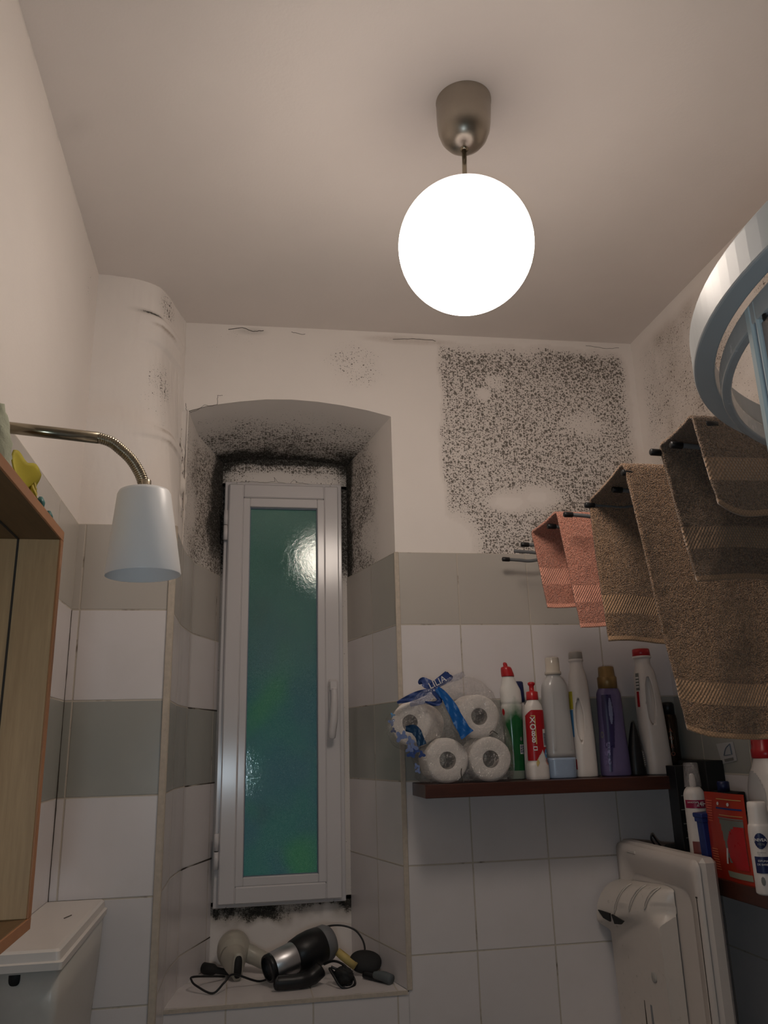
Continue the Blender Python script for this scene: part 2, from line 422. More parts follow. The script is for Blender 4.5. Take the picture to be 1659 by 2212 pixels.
    def patch(s, secs, a0, a1, z0, z1, off=.0006, nu=16, nv=14, mi=0, warp=None, shape=None):
        """a label lying on a lofted body between two angles and two heights"""
        tab = interp(secs, 8)
        def at(z):
            for i in range(len(tab)-1):
                if tab[i][0] <= z <= tab[i+1][0]:
                    t = (z-tab[i][0])/max(1e-9, tab[i+1][0]-tab[i][0]); return [tab[i][k]*(1-t)+tab[i+1][k]*t for k in range(6)]
            return tab[-1] if z > tab[-1][0] else tab[0]
        def F(a, b):
            z = z0+(z1-z0)*b; q = list(at(z)); q[1] += off; q[2] += off
            aa = a0+(a1-a0)*a
            p = secpt([z]+q[1:], aa)
            return warp(p) if warp else p
        vs = []; fs = []
        keep = lambda a, b: shape is None or shape(a, b)
        for j in range(nv+1):
            for i in range(nu+1): vs.append(F(i/nu, j/nv))
        for j in range(nv):
            for i in range(nu):
                if keep((i+.5)/nu, (j+.5)/nv): fs.append((j*(nu+1)+i, j*(nu+1)+i+1, (j+1)*(nu+1)+i+1, (j+1)*(nu+1)+i))
        return s.add(vs, fs, mi)
    def build(s, name, mats, parent=None, solid=0, loc=None):
        me = bpy.data.meshes.new(name); vs = s.v
        if loc is not None: L = Vector(loc); vs = [tuple(Vector(p)-L) for p in vs]
        me.from_pydata(vs, [], s.f)
        if not isinstance(mats, (list, tuple)): mats = [mats]
        for m in mats: me.materials.append(m)
        me.polygons.foreach_set('material_index', s.mi); me.polygons.foreach_set('use_smooth', s.smooth)
        if s.has_uv:
            ul = me.uv_layers.new(name='UVMap'); li = np.empty(len(me.loops), dtype=np.int32); me.loops.foreach_get('vertex_index', li)
            ul.data.foreach_set('uv', np.array(s.uv, dtype=np.float32)[li].ravel())
            at = me.color_attributes.new('mould', 'FLOAT_COLOR', 'POINT')
            c = np.ones((len(s.v), 4), dtype=np.float32); c[:, :3] = np.array(s.mo, dtype=np.float32); at.data.foreach_set('color', c.ravel())
        me.update()
        o = bpy.data.objects.new(name, me)
        if loc is not None: o.location = loc
        link(o, parent)
        if solid: md = o.modifiers.new('thickness', 'SOLIDIFY'); md.thickness = solid; md.offset = 0
        return o
def interp(secs, sub):
    out = []; secs = [tuple(q)+(2.2, 0, 0)[len(q)-3:] if len(q) < 6 else tuple(q) for q in secs]
    for i in range(len(secs)-1):
        p0 = secs[max(i-1, 0)]; p1 = secs[i]; p2 = secs[i+1]; p3 = secs[min(i+2, len(secs)-1)]
        flat = abs(p2[0]-p1[0]) < .0025
        m = 1 if flat else sub
        for t in range(m):
            t = t/m; q = []
            for k in range(6):
                if k == 0: q.append(p1[0]+(p2[0]-p1[0])*t); continue
                # monotone-ish hermite
                def sl(a, b): return (b[k]-a[k])/max(1e-6, b[0]-a[0])
                s1, s0, s2 = sl(p1, p2), (sl(p0, p1) if i > 0 else sl(p1, p2)), (sl(p2, p3) if i < len(secs)-2 else sl(p1, p2))
                m1 = 0 if s0*s1 <= 0 else 2*s0*s1/(s0+s1); m2 = 0 if s1*s2 <= 0 else 2*s1*s2/(s1+s2)
                h = p2[0]-p1[0]
                q.append((2*t**3-3*t*t+1)*p1[k]+(t**3-2*t*t+t)*h*m1+(-2*t**3+3*t*t)*p2[k]+(t**3-t*t)*h*m2)
            out.append(q)
    out.append(list(secs[-1])); return out
def secpt(q, a):
    z, hw, hd, e, cx, cy = q; c, s_ = math.cos(a), math.sin(a)
    return Vector((cx+hw*math.copysign(abs(c)**(2/e), c), cy+hd*math.copysign(abs(s_)**(2/e), s_), z))
def sm(x, a, b):
    if a == b: return float(x > a)
    t = min(1, max(0, (x-a)/(b-a))); return t*t*(3-2*t)
_perm = rng.rand(64, 64)
def vnoise(x, y, sc=1.0):
    x, y = x*sc, y*sc; i, j = math.floor(x), math.floor(y); fx, fy = x-i, y-j; fx = fx*fx*(3-2*fx); fy = fy*fy*(3-2*fy)
    g = lambda a, b: _perm[a % 64, b % 64]
    return (g(i, j)*(1-fx)+g(i+1, j)*fx)*(1-fy)+(g(i, j+1)*(1-fx)+g(i+1, j+1)*fx)*fy
def fbm(x, y, sc): return .5*vnoise(x, y, sc)+.3*vnoise(x+9, y+3, sc*2.1)+.2*vnoise(x+2, y+17, sc*4.3)
def spline(pts, n=8, closed=False):
    pts = [Vector(p) for p in pts]; out = []; m = len(pts)
    for i in range(m if closed else m-1):
        g = lambda k: pts[k % m] if closed else pts[min(max(k, 0), m-1)]
        p0, p1, p2, p3 = g(i-1), g(i), g(i+1), g(i+2)
        for t in range(n):
            t /= n
            out.append(.5*((2*p1)+(p2-p0)*t+(2*p0-5*p1+4*p2-p3)*t*t+(3*p1-p0-3*p2+p3)*t**3))
    if not closed: out.append(pts[-1])
    return out
def text_mesh(txt, size, M, mat, parent, name='lettering', ext=.0002, bold=0.0):
    """words as a flat mesh; M places the text plane (x along the words, y up, z outwards)"""
    cu = bpy.data.curves.new(name, 'FONT'); cu.body = txt; cu.size = size; cu.extrude = ext; cu.align_x = 'CENTER'; cu.align_y = 'CENTER'; cu.offset = bold
    tmp = bpy.data.objects.new('tmp', cu); me = bpy.data.meshes.new_from_object(tmp)
    bpy.data.objects.remove(tmp); bpy.data.curves.remove(cu)
    me.transform(M); me.materials.clear(); me.materials.append(mat); me.name = name
    o = bpy.data.objects.new(name, me); return link(o, parent)
def plane_mat(origin, xdir, ydir):
    x = Vector(xdir).normalized(); y = Vector(ydir); y = (y-x*y.dot(x)).normalized(); z = x.cross(y)
    m = Matrix((x, y, z)).transposed().to_4x4(); m.translation = Vector(origin); return m

# ------------------------------------------------------------ the room shell
XL, XR, ZT, YN = -.961, .6005, 2.0, .35      # left wall, right wall, top of the tiling, depth of the window wall
YB = -3.0                                     # wall behind the camera
ZSILL = .933
zc = lambda x: 2.6607+.01478*(x-XL)           # the ceiling falls slightly to the left
ARCH = [(-.775, 2.380), (-.761, 2.386), (-.688, 2.411), (-.600, 2.428), (-.530, 2.438), (-.458, 2.441), (-.385, 2.438), (-.313, 2.430), (-.240, 2.418), (-.173, 2.402), (-.15, 2.395)]
def arch(x):
    for (a, za), (b, zb) in zip(ARCH, ARCH[1:]):
        if x <= b: t = (x-a)/(b-a); return za+(zb-za)*max(0, t)
    return ARCH[-1][1]
def blob(x, z, cx, cz, rx, rz, soft=.35):
    d = math.hypot((x-cx)/rx, (z-cz)/rz); return 1-sm(d, 1-soft, 1+soft)
def mould_back(a, b, p):
    x, z = p[0], p[2]; w = (fbm(x, z, 12)-.5)
    d = sm(x+w*.03, -.035, -.012)*(1-sm(x+w*.04, .545, .592))*(1-sm(z+w*.05, 2.60+.02*x, 2.672))
    if d > 0:
        d *= .86+.22*sm(z, 2.46, 2.63)*(1-.5*sm(x, -.03, .25))+.18*sm(x, .25, .5)*sm(z, 2.45, 2.62)+(fbm(x, z, 9)-.5)*.30
        d *= 1-.97*blob(x+w*.03, z+w*.05, .165, 2.155, .055, .032, .5); d *= 1-.9*blob(x+w*.03, z, .255, 2.17, .055, .035, .6)
        d *= 1-.85*blob(x, z, .110, 2.487, .022, .020, .5); d *= 1-.6*blob(x, z, .145, 2.53, .026, .022, .6)
        d *= 1-.9*blob(x, z, -.02, 2.03, .09, .09, .3)*1.0
        d *= 1-.5*blob(x, z, .42, 2.40, .06, .03, .6)
        s_ = .20*sm(z, 2.5, 2.63)*sm(x, .2, .45)*(1-sm(x, .54, .585))+.08
    else: s_ = 0
    d2 = .62*blob(x, z, -.275, 2.56, .085, .075, .4)+.55*blob(x, z, -.58, 2.635, .055, .03, .5)+.36*blob(x, z, -.57, 2.58, .05, .05, .6)
    d2 += .26*blob(x, z, -.70, 2.58, .06, .09, .6)+.28*blob(x, z, -.12, 2.64, .09, .02, .5)+.07*blob(x, z, -.66, 2.45, .05, .03, .5)
    s2 = .55*blob(x, z, -.575, 2.648, .04, .010, .5)
    return (max(0, min(1.1, max(d, d2*(.6+w*1.5)))), max(d*s_, s2), .35*blob(x, z, -.12, 2.65, .12, .012)+.1*(d > .1))
# back wall (plaster above the tiling, the arch left open)
wb = MB()
XA = -.173
def Fb(a, b): x = XA+(XR-XA)*a; return (x, 0, ZT+(zc(x)-ZT)*b)
wb.grid(Fb, 150, 120, 0, lambda a, b, p: (p[0], p[2]), mould_back)
def Fb2(a, b): x = -.768+(XA+.768)*a; z0 = arch(x); return (x, 0, z0+(zc(x)-z0)*b)
wb.grid(Fb2, 120, 46, 0, lambda a, b, p: (p[0], p[2]), mould_back)
wb.grid(lambda a, b: (-.1735+(XR+.1735)*a, -.0035, ZT*b), 4, 10, 1, lambda a, b, p: (p[0], p[2]), sm=False)
wb.grid(lambda a, b: (-.1735+(XR+.1735)*a, -.0035*(1-b), ZT), 4, 1, 2, sm=False)
wb.grid(lambda a, b: (-.745+(.745-.173)*a, -.0035, (ZSILL-.004)*b), 4, 10, 3, lambda a, b, p: (p[0], p[2]), sm=False)
tag(wb.build('wall_back', [M_PLASTER, M_TILE, M_GROUT, M_TILEW]), 'back wall with grey and white tiles and a square patch of black mould', kind='structure')

# left column that boxes in a pipe: tiled square below, rounded plaster above
PC = [(-.961, -.226), (-.898, -.219), (-.850, -.205), (-.815, -.178), (-.795, -.135), (-.782, -.085), (-.771, -.045), (-.762, -.016), (-.752, .02)]
PT = [(-.961, -.232), (-.900, -.232), (-.840, -.230), (-.790, -.222), (-.760, -.196), (-.748, -.140), (-.744, -.080), (-.742, -.025), (-.742, .02)]
def plan(poly, t):
    t = t*(len(poly)-1); i = min(int(t), len(poly)-2); f = t-i
    g = lambda k: Vector(poly[min(max(k, 0), len(poly)-1)])
    p0, p1, p2, p3 = g(i-1), g(i), g(i+1), g(i+2)
    return .5*((2*p1)+(p2-p0)*f+(2*p0-5*p1+4*p2-p3)*f*f+(3*p1-p0-3*p2+p3)*f**3)
wc = MB()
def ring(z, t):
    k = sm(t, .16, .34)*(1-sm(t, .72, .95)); r = 0
    for z0, z1, h in ((2.497, 2.565, .0085), (2.545, 2.572, .006), (2.235, 2.262, .006)):
        r += h*sm(z, z0-.006, z0+.004)*(1-sm(z, z1-.002, z1+.012))
    return r*k
def Fc(a, b):
    z = ZT+(zc(XL)+.003-ZT)*b; m = sm(b, 0, .75)
    pc, pt = plan(PC, a), plan(PT, a); p = pt.lerp(pc, m)
    e = .002; d = (plan(PC, min(1, a+e)).lerp(plan(PT, min(1, a+e)), 1-m)-plan(PC, max(0, a-e)).lerp(plan(PT, max(0, a-e)), 1-m)).normalized()
    nrm = Vector((d.y, -d.x)); w = (fbm(a*3, z*2, 6)-.5)*.004+(fbm(a*8, z, 20)-.5)*.006*sm(a, .7, .85)
    p = p+nrm*(ring(z, a)+w*min(1, a*12)*min(1, (1-a)*12))
    return (p.x, p.y, z)
def mould_col(a, b, p):
    z = p[2]; w = fbm(a*4, z, 14)-.5
    d = .80*blob(a, z, .50, 2.625, .12, .035, .5)+.62*blob(a, z, .47, 2.405, .13, .05, .6)+.26*blob(a, z, .42, 2.33, .18, .09, .6)
    d += .40*sm(a, .74, .92)*(1-sm(z, 2.30, 2.42))+.12*sm(a, .55, .8)
    s_ = 1.0*blob(a, z, .33, 2.576, .12, .007, .8)+.30*sm(a, .86, 1.0)*(1-sm(z, 2.2, 2.4))
    r = .9*blob(a, z, .45, 2.545, .12, .003, .5)+.8*blob(a, z, .50, 2.258, .13, .003, .6)+.6*blob(a, z, .55, 2.234, .10, .003, .6)
    return (max(0, min(1, d*(.75+w*1.6))), min(1, s_), min(1, r*(1+w)))
wc.grid(Fc, 150, 130, 0, lambda a, b, p: (a*.42, p[2]), mould_col)
XC, YC = -.741, -.238
wc.grid(lambda a, b: (XL+(XC-XL)*a, YC, ZT*b), 2, 10, 1, lambda a, b, p: (p[0]+.741, p[2]), sm=False)
wc.grid(lambda a, b: (XC+.004*a, YC+(-YC)*a, ZT*b), 2, 10, 1, lambda a, b, p: (a*.238-.0, p[2]), sm=False)
wc.add([(XL, YC, ZT), (XC, YC, ZT), (XC+.004, 0, ZT), (-.742, 0, ZT-.0005), (-.80, -.20, ZT), (XL, -.22, ZT)], [(0, 1, 2, 3, 4, 5)], 2, sm=False)
tag(wc.build('wall_column', [M_PLASTER, M_TILE, M_GROUT]), 'rounded pipe column in the left corner, tiled below', kind='structure')

# window niche: splayed jambs, arched soffit, wall round the window, tiled sill
wn = MB()
JL = [(-.742, -.02), (-.735, .05), (-.720, .155), (-.652, YN)]
JR = [(-.173, 0), (-.2595, YN)]
def jamb(poly, a):
    L = [0]
    for p, q in zip(poly, poly[1:]): L.append(L[-1]+math.dist(p, q))
    s_ = a*L[-1]
    for i in range(len(poly)-1):
        if s_ <= L[i+1]+1e-9:
            t = (s_-L[i])/(L[i+1]-L[i]); return poly[i][0]+(poly[i+1][0]-poly[i][0])*t, poly[i][1]+(poly[i+1][1]-poly[i][1])*t, s_, L[-1]
INN = [(-.80, 2.355), (-.652, 2.366), (-.60, 2.376), (-.52, 2.385), (-.455, 2.387), (-.38, 2.385), (-.31, 2.378), (-.2595, 2.368), (-.1, 2.35)]
def inner(x):
    for (a, za), (b, zb) in zip(INN, INN[1:]):
        if x <= b: t = (x-a)/(b-a); return za+(zb-za)*t
    return INN[-1][1]
def xleft(y):
    for (xa, ya), (xb, yb) in zip(JL, JL[1:]):
        if y <= yb: return xa+(xb-xa)*(y-ya)/(yb-ya)
    return JL[-1][0]
def soff(x, y):
    y = max(0, y); t = y/YN; xl = xleft(y); xr = JR[0][0]+(JR[-1][0]-JR[0][0])*t
    k = (x-xl)/(xr-xl); xf = -.745+(-.173+.745)*k; xi = JL[-1][0]+(JR[-1][0]-JL[-1][0])*k
    return arch(xf)*(1-t)+inner(xi)*t
def rough_edge(x, y): return (fbm(x, y, 8)-.5)
def mould_jl(a, b, p):
    z = p[2]; w = rough_edge(p[1], z)
    near = sm(p[1]+w*.12, .0, .30); h = sm(z, 1.99, 2.12)
    return (min(1, .48+.65*near+w*.7)*(1-sm(z, 2.31, 2.39)*.5), min(1, max(0, .22+.75*sm(p[1]+w*.12, .22, .36)+.50*near*(.6+w*2)))*(.6+.4*h), .25*near)
def mould_jr(a, b, p):
    z = p[2]; w = rough_edge(p[1]+3, z)
    near = sm(p[1]+w*.10, .06, .24)
    k = near*(1-.5*blob(p[1], z, .19, 2.09, .05, .05, .5))
    return (min(1, max(0, 1.1*k+w*.6*near))*(1-.4*sm(z, 2.3, 2.39)), min(1, .85*sm(p[1]+w*.06, .27, .352)+.52*k*(.7+w*1.5)), .1*near)
def mould_so(a, b, p):
    w = rough_edge(p[0]*1.3, p[1]*2+5); near = sm(p[1]+w*.12, .03, .30)
    side = sm(abs(p[0]+.45), .12, .22)
    return (min(1, max(0, .24*sm(p[1], .0, .1)+.9*near**1.3+w*.5*near)), min(1, .85*sm(p[1]+w*.10, .22, .352)+.30*near*side+.30*near**2), 0)
def mould_wi(a, b, p):
    x, z = p[0], p[2]; w = rough_edge(x*2, z*2); e = max(sm(x, -.31, -.265), sm(-x, .60, .648))
    if z > 2.29:
        top = sm(z+w*.03, 2.325, 2.372); c = 1-.75*blob(x, z, -.50, 2.322, .07, .022, .4)-.3*blob(x, z, -.38, 2.315, .06, .02, .5)
        return (min(1, (.5+.9*top)*max(0, c)), min(1, (.55*top+.8*sm(z, 2.355, 2.38)+.75*e)*max(0, c)), 0)
    if z < 1.09:
        s_ = 1.05*sm(z+w*.13, 1.015, 1.075)*(.45+1.1*fbm(x, 1, 14))+.45*blob(x, z, -.60, 1.05, .05, .03, .5)+.4*blob(x, z, -.29, 1.06, .03, .03, .5)
        return (.15*s_, min(1, s_*.85), .6*s_)
    return (.22+.6*sm(z, 1.95, 2.05), .25+.7*sm(z, 1.95, 2.05), .1)
def FJ(poly, z0, top):
    def F(a, b):
        x, y, s_, L = jamb(poly, a); z1 = soff(x, y) if top else ZT; return (x, y, z0+(z1-z0)*b)
    return F
wn.grid(FJ(JL, ZT, True), 60, 60, 0, lambda a, b, p: (jamb(JL, a)[2], p[2]), mould_jl)
wn.grid(FJ(JR, ZT, True), 60, 60, 0, lambda a, b, p: (jamb(JR, a)[2]+5, p[2]), mould_jr)
for poly, off in ((JL, .045), (JR, .035)):
    o_ = .0025 if poly is JL else -.0025
    wn.grid(lambda a, b, poly=poly, o_=o_: (jamb(poly, a)[0]+o_, jamb(poly, a)[1]-.001, ZSILL+(ZT-ZSILL)*b), 36, 8, 1, lambda a, b, p, poly=poly, off=off: (jamb(poly, a)[2]+off, p[2]), sm=False)
def FS(a, b):
    y = YN*b; t = b; xl = xleft(y)-.001; xr = -.173+(JR[-1][0]+.172)*t; x = xl+(xr-xl)*a
    return (x, y, arch(-.745+(-.173+.745)*a)*(1-t)+inner(JL[-1][0]+(JR[-1][0]-JL[-1][0])*a)*t)
wn.grid(FS, 90, 60, 0, lambda a, b, p: (p[0]+9, p[1]), mould_so)
x0, x1 = JL[-1][0], JR[-1][0]
wn.grid(lambda a, b: (x0+(x1-x0)*a, YN, 2.29+(inner(x0+(x1-x0)*a)-2.29)*b), 70, 16, 0, lambda a, b, p: (p[0], p[2]), mould_wi)
wn.grid(lambda a, b: (x0+(x1-x0)*a, YN, ZSILL+(1.09-ZSILL)*b), 70, 30, 0, lambda a, b, p: (p[0], p[2]), mould_wi)
wn.grid(lambda a, b: (x0+.018*a, YN, 1.08+(2.30-1.08)*b), 4, 90, 0, lambda a, b, p: (p[0], p[2]), mould_wi)
wn.grid(lambda a, b: (x1-.022*a, YN, 1.08+(2.30-1.08)*b), 4, 90, 0, lambda a, b, p: (p[0], p[2]), mould_wi)
# sill
sil = [(-.741, -.006), (-.733, .05), (-.720, .155), (-.652, YN), (-.2595, YN), (-.176, -.006)]
wn.add([(x, y, ZSILL) for x, y in sil], [tuple(range(6))], 3, [(x, y+2.0) for x, y in sil], sm=False)
wn.add([(-.741, -.006, ZSILL), (-.176, -.006, ZSILL), (-.176, -.006, ZSILL-.009), (-.741, -.006, ZSILL-.009), (-.176, 0, ZSILL-.009), (-.741, 0, ZSILL-.009)], [(0, 3, 2, 1), (3, 5, 4, 2)], 2, sm=False)
wn.add([(-.80, .002, 1.99), (-.739, -.017, 1.99), (-.739, -.017, 2.387), (-.80, .002, 2.387)], [(0, 1, 2, 3)], 0, sm=False)
for q in (((-.7446, .003), (-.7446, .37)), ((-.1715, .0008), (-.1715, .37)), ((-.7446, .362), (-.640, .362)), ((-.284, .362), (-.1715, .362))):
    (xa, ya), (xb, yb) = q; wn.add([(xa, ya, .5), (xb, yb, .5), (xb, yb, 2.7), (xa, ya, 2.7)], [(0, 1, 2, 3)], 2, sm=False)
wn.add([(-.7446, .362, .5), (-.1715, .362, .5), (-.1715, .362, 1.09), (-.7446, .362, 1.09)], [(0, 1, 2, 3)], 2, sm=False); wn.add([(-.7446, .362, 2.28), (-.1715, .362, 2.28), (-.1715, .362, 2.7), (-.7446, .362, 2.7)], [(0, 1, 2, 3)], 2, sm=False)
tag(wn.build('wall_niche', [M_PLASTER, M_TILE, M_GROUT, M_TILEW]), 'arched mouldy window niche with a tiled sill', kind='structure')

# side walls, wall behind the camera, ceiling, floor
def mould_left(a, b, p): return (.28*blob(p[1], p[2], -.32, 2.56, .06, .06, .7)+.25*blob(p[1], p[2], -1.1, 2.655, .8, .012, .6)*fbm(p[1], p[2], 9), .5*blob(p[1], p[2], -.9, 2.658, .7, .004, .6)*(fbm(p[1], 3, 25) > .55), 0)
wl = MB()
wl.grid(lambda a, b: (XL, YB+(-.226-YB)*a, ZT+(zc(XL)-ZT)*b), 240, 60, 0, lambda a, b, p: (p[1]+20, p[2]), mould_left)
wl.grid(lambda a, b: (XL+.003, YB+(-.238-YB)*a, ZT*b), 10, 10, 1, lambda a, b, p: (p[1]+.238, p[2]), sm=False)
wl.grid(lambda a, b: (XL+.003*b, YB+(-.238-YB)*a, ZT), 10, 1, 2, sm=False)
tag(wl.build('wall_left', [M_PLASTER, M_TILE, M_GROUT]), kind='structure')
def mould_right(a, b, p):
    y, z = p[1], p[2]; w = fbm(y, z, 9)-.5
    d = sm(-y, .015, .06)*(1-sm(-y, .75, 1.1))*(1-sm(z, 2.60, 2.66))*(.42+w*.7)*(.7+.3*sm(z, 2.1, 2.4))
    s_ = .22*blob(y, z, -.17, 2.55, .10, .09, .7)*(.6+2*w)+.12*max(0, w)
    return (max(0, min(.7, d)), max(0, s_+.15*d), .75*sm(-y, .02, .2)*(.45+w)*(1-sm(z, 2.62, 2.66)))
wr = MB()
wr.grid(lambda a, b: (XR, YB+(0-YB)*a, ZT+(zc(XR)-ZT)*b), 300, 66, 0, lambda a, b, p: (p[1]+30, p[2]), mould_right)
wr.grid(lambda a, b: (XR-.003, YB-YB*a, ZT*b), 10, 10, 1, lambda a, b, p: (p[1]+.12, p[2]), sm=False)
wr.grid(lambda a, b: (XR-.003*b, YB-YB*a, ZT), 10, 1, 2, sm=False)
tag(wr.build('wall_right', [M_PLASTER, M_TILE, M_GROUT]), kind='structure')
# wall behind the camera with an open doorway
wf = MB(); DX0, DX1, DZ = -.80, -.05, 2.0
def wpan(xa, xb, za, zb, mi): wf.grid(lambda a, b: (xa+(xb-xa)*a, YB, za+(zb-za)*b), 4, 4, mi, lambda a, b, p: (p[0], p[2]), sm=False)
wpan(XL, DX0, 0, ZT, 1); wpan(DX1, XR, 0, ZT, 1); wf.grid(lambda a, b: (XL+(XR-XL)*a, YB, ZT+(zc(XL+(XR-XL)*a)-ZT)*b), 8, 8, 0, lambda a, b, p: (p[0]+40, p[2]), sm=False)
tag(wf.build('wall_front', [M_PLASTER, M_TILE]), kind='structure')
dt = MB()
for c, d in (((DX0+.02, YB, 1.0), (.05, .12, 2.0)), ((DX1-.02, YB, 1.0), (.05, .12, 2.0)), (((DX0+DX1)/2, YB, 1.985), (DX1-DX0+.01, .12, .05))): dt.box(c, d, b=.004)
tag(dt.build('trim_3', M_PVC), 'white door casing behind the viewer', kind='structure')
def mould_ce(a, b, p): return (0, .45*(fbm(p[0], p[1], 30) > .72)*sm(-p[0], .80, .95)*.6, 0)
ce = MB(); ce.grid(lambda a, b: (XL+(XR-XL)*a, YB+(.005-YB)*b, zc(XL+(XR-XL)*a)), 40, 60, 0, lambda a, b, p: (p[0]+60, p[1]), mould_ce, flip=True)
tag(ce.build('ceiling', M_CEIL), kind='structure')
fl = MB(); fl.grid(lambda a, b: (XL-.05+(XR-XL+.1)*a, YB-.3+(.3-YB+.3)*b, 0), 4, 4, 0, lambda a, b, p: (p[0], p[1]+10), sm=False)
tag(fl.build('floor', P('dark_floor_tiles', (.16, .14, .12), .4)), kind='structure')
# corner beads and dark joints
t1 = MB(); t1.box((XC-.004, YC-.0015, 1.0), (.013, .005, 2.0), b=.0012); t1.box((XC+.002, YC+.008, 1.0), (.005, .018, 2.0), b=.0012)
tag(t1.build('trim_1', M_GROUT), 'beige corner bead down the tiled column', kind='structure')
t2 = MB(); t2.box((-.171, -.005, (ZSILL+ZT)/2), (.013, .004, ZT-ZSILL), b=.0012)
tag(t2.build('trim_2', M_GROUT), 'beige corner bead beside the niche', kind='structure')
t4 = MB()
zz = [i*.02 for i in range(0, 100)]
t4.tube([(XL+.0035+.0008*(random.random()-.5), YC-.0008, z) for z in zz if z < 1.81], [.0008+.0018*max(0, fbm(1, z, 8)-.42)*2 for z in zz if z < 1.81], 6)
tag(t4.build('trim_4', M_DARK), 'dark open joint in the left corner', kind='structure')
t5 = MB()
def gap(pts, r): t5.tube(spline(pts, 6), r, 6)
for z, a0, a1, r in ((1.801, .03, .95, .0014), (1.602, .12, 1, .003), (1.403, .12, 1, .0028), (1.204, .10, .98, .0032), (1.005, .35, 1, .0028)):
    gap([(jamb(JL, a0+(a1-a0)*k/6)[0]+.001, jamb(JL, a0+(a1-a0)*k/6)[1], z) for k in range(7)], [r*(.35+.65*k/36) for k in range(37)])
tag(t5.build('trim_5', M_DARK), 'dark open joints between the tiles left of the window', kind='structure')

# cracks and lifting paint
def crack(pts, r=.0012, name='wall_crack'):
    m = MB(); q = []
    for a, b in zip(pts, pts[1:]):
        a, b = Vector(a), Vector(b); n = 6
        for k in range(n): q.append(a.lerp(b, k/n)+Vector((random.uniform(-1, 1), 0, random.uniform(-1, 1)))*.0012)
    q.append(Vector(pts[-1])); m.tube(q, [r*random.uniform(.4, 1.1) for _ in q], 5)
    return m
ck = MB(); 
for pts, r in (([(-.750, -.001, 2.415), (-.747, -.001, 2.395), (-.735, -.001, 2.388), (-.715, -.001, 2.398), (-.700, -.001, 2.412), (-.680, -.001, 2.410), (-.664, -.001, 2.415), (-.664, -.001, 2.443), (-.650, -.001, 2.443)], .0011),
               ([(-.64, -.001, 2.650), (-.60, -.001, 2.658), (-.57, -.001, 2.648), (-.54, -.001, 2.653)], .0022), ([(-.46, -.001, 2.654), (-.43, -.001, 2.648), (-.42, -.001, 2.650)], .0014),
               ([(-.16, -.001, 2.650), (-.10, -.001, 2.656), (-.04, -.001, 2.655), (-.03, -.001, 2.652)], .0016), ([(.45, -.001, 2.668), (.52, -.001, 2.662), (.56, -.001, 2.667)], .0012),
               ([(-.60, YN-.001, 2.305), (-.56, YN-.001, 2.309), (-.52, YN-.001, 2.306), (-.488, YN-.001, 2.311), (-.492, YN-.001, 2.325), (-.478, YN-.001, 2.308), (-.44, YN-.001, 2.304), (-.43, YN-.001, 2.318), (-.41, YN-.001, 2.308), (-.37, YN-.001, 2.305)], .0010),
               ([(.075, -.001, 2.43), (.10, -.001, 2.425), (.13, -.001, 2.40), (.145, -.001, 2.38)], .0008)):
    for a, b in zip(pts, pts[1:]):
        a, b = Vector(a), Vector(b); q = [a.lerp(b, k/5)+Vector((random.uniform(-1, 1), 0, random.uniform(-1, 1)))*.001*(0 < k < 5) for k in range(6)]
        ck.tube(q, r*.42, 5)
def shaded_slit(a0, z0, w, h):  # dark sliver on the column: peeled gap and the flake's shade, painted in
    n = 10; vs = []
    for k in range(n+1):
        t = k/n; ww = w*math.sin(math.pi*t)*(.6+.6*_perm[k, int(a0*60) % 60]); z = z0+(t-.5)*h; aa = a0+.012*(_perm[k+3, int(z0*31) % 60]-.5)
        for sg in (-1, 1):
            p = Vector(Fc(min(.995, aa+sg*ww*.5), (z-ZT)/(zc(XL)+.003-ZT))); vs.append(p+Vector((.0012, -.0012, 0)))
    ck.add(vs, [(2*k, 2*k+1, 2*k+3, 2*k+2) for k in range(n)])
for q in ((.80, 2.275, .010, .045), (.865, 2.150, .020, .050), (.93, 2.235, .014, .055), (.955, 2.165, .012, .050), (.84, 2.24, .006, .03), (.77, 2.22, .005, .03), (.90, 2.10, .006, .03), (.885, 2.205, .006, .05), (.80, 2.08, .006, .035)): shaded_slit(*q)
tag(ck.build('trim_6', M_DARK), 'fine cracks in the back wall plaster, dark slits and painted flake shade on the column', kind='structure')
M_FLAKE = plain('lifting_paint', (.74, .69, .64), .8, var=.03)
fk = MB()
def flake(a0, z0, w, h, lift, ang=0):
    """a curl of paint standing off the side of the column"""
    def F(a, b):
        aa = a0+(a-.5)*w*(1-.5*abs(b-.5)); z = z0+(b-.5)*h+.004*math.sin(a*9)
        p = Vector(Fc(min(.999, max(0, aa)), (z-ZT)/(zc(XL)+.003-ZT)))
        return p+Vector((.8, -.6, 0))*(lift*(a**2)*math.sin(math.pi*b)+.0006)
    fk.grid(F, 8, 10, 0)
    fk.grid(lambda a, b: tuple(Vector(F(1, b))+Vector((.8, -.6, 0))*(-.001)*a), 1, 10, 0)
flake(.86, 2.262, .05, .055, .010); flake(.93, 2.205, .05, .05, .010); flake(.80, 2.165, .07, .065, .012)
flake(.94, 2.30, .04, .05, .008); flake(.84, 2.215, .05, .03, .006); flake(.95, 2.14, .05, .06, .009); flake(.72, 2.10, .04, .05, .006); flake(.9, 2.09, .06, .05, .008)
tag(fk.build('trim_7', M_FLAKE), 'paint flaking off the side of the column', kind='structure')

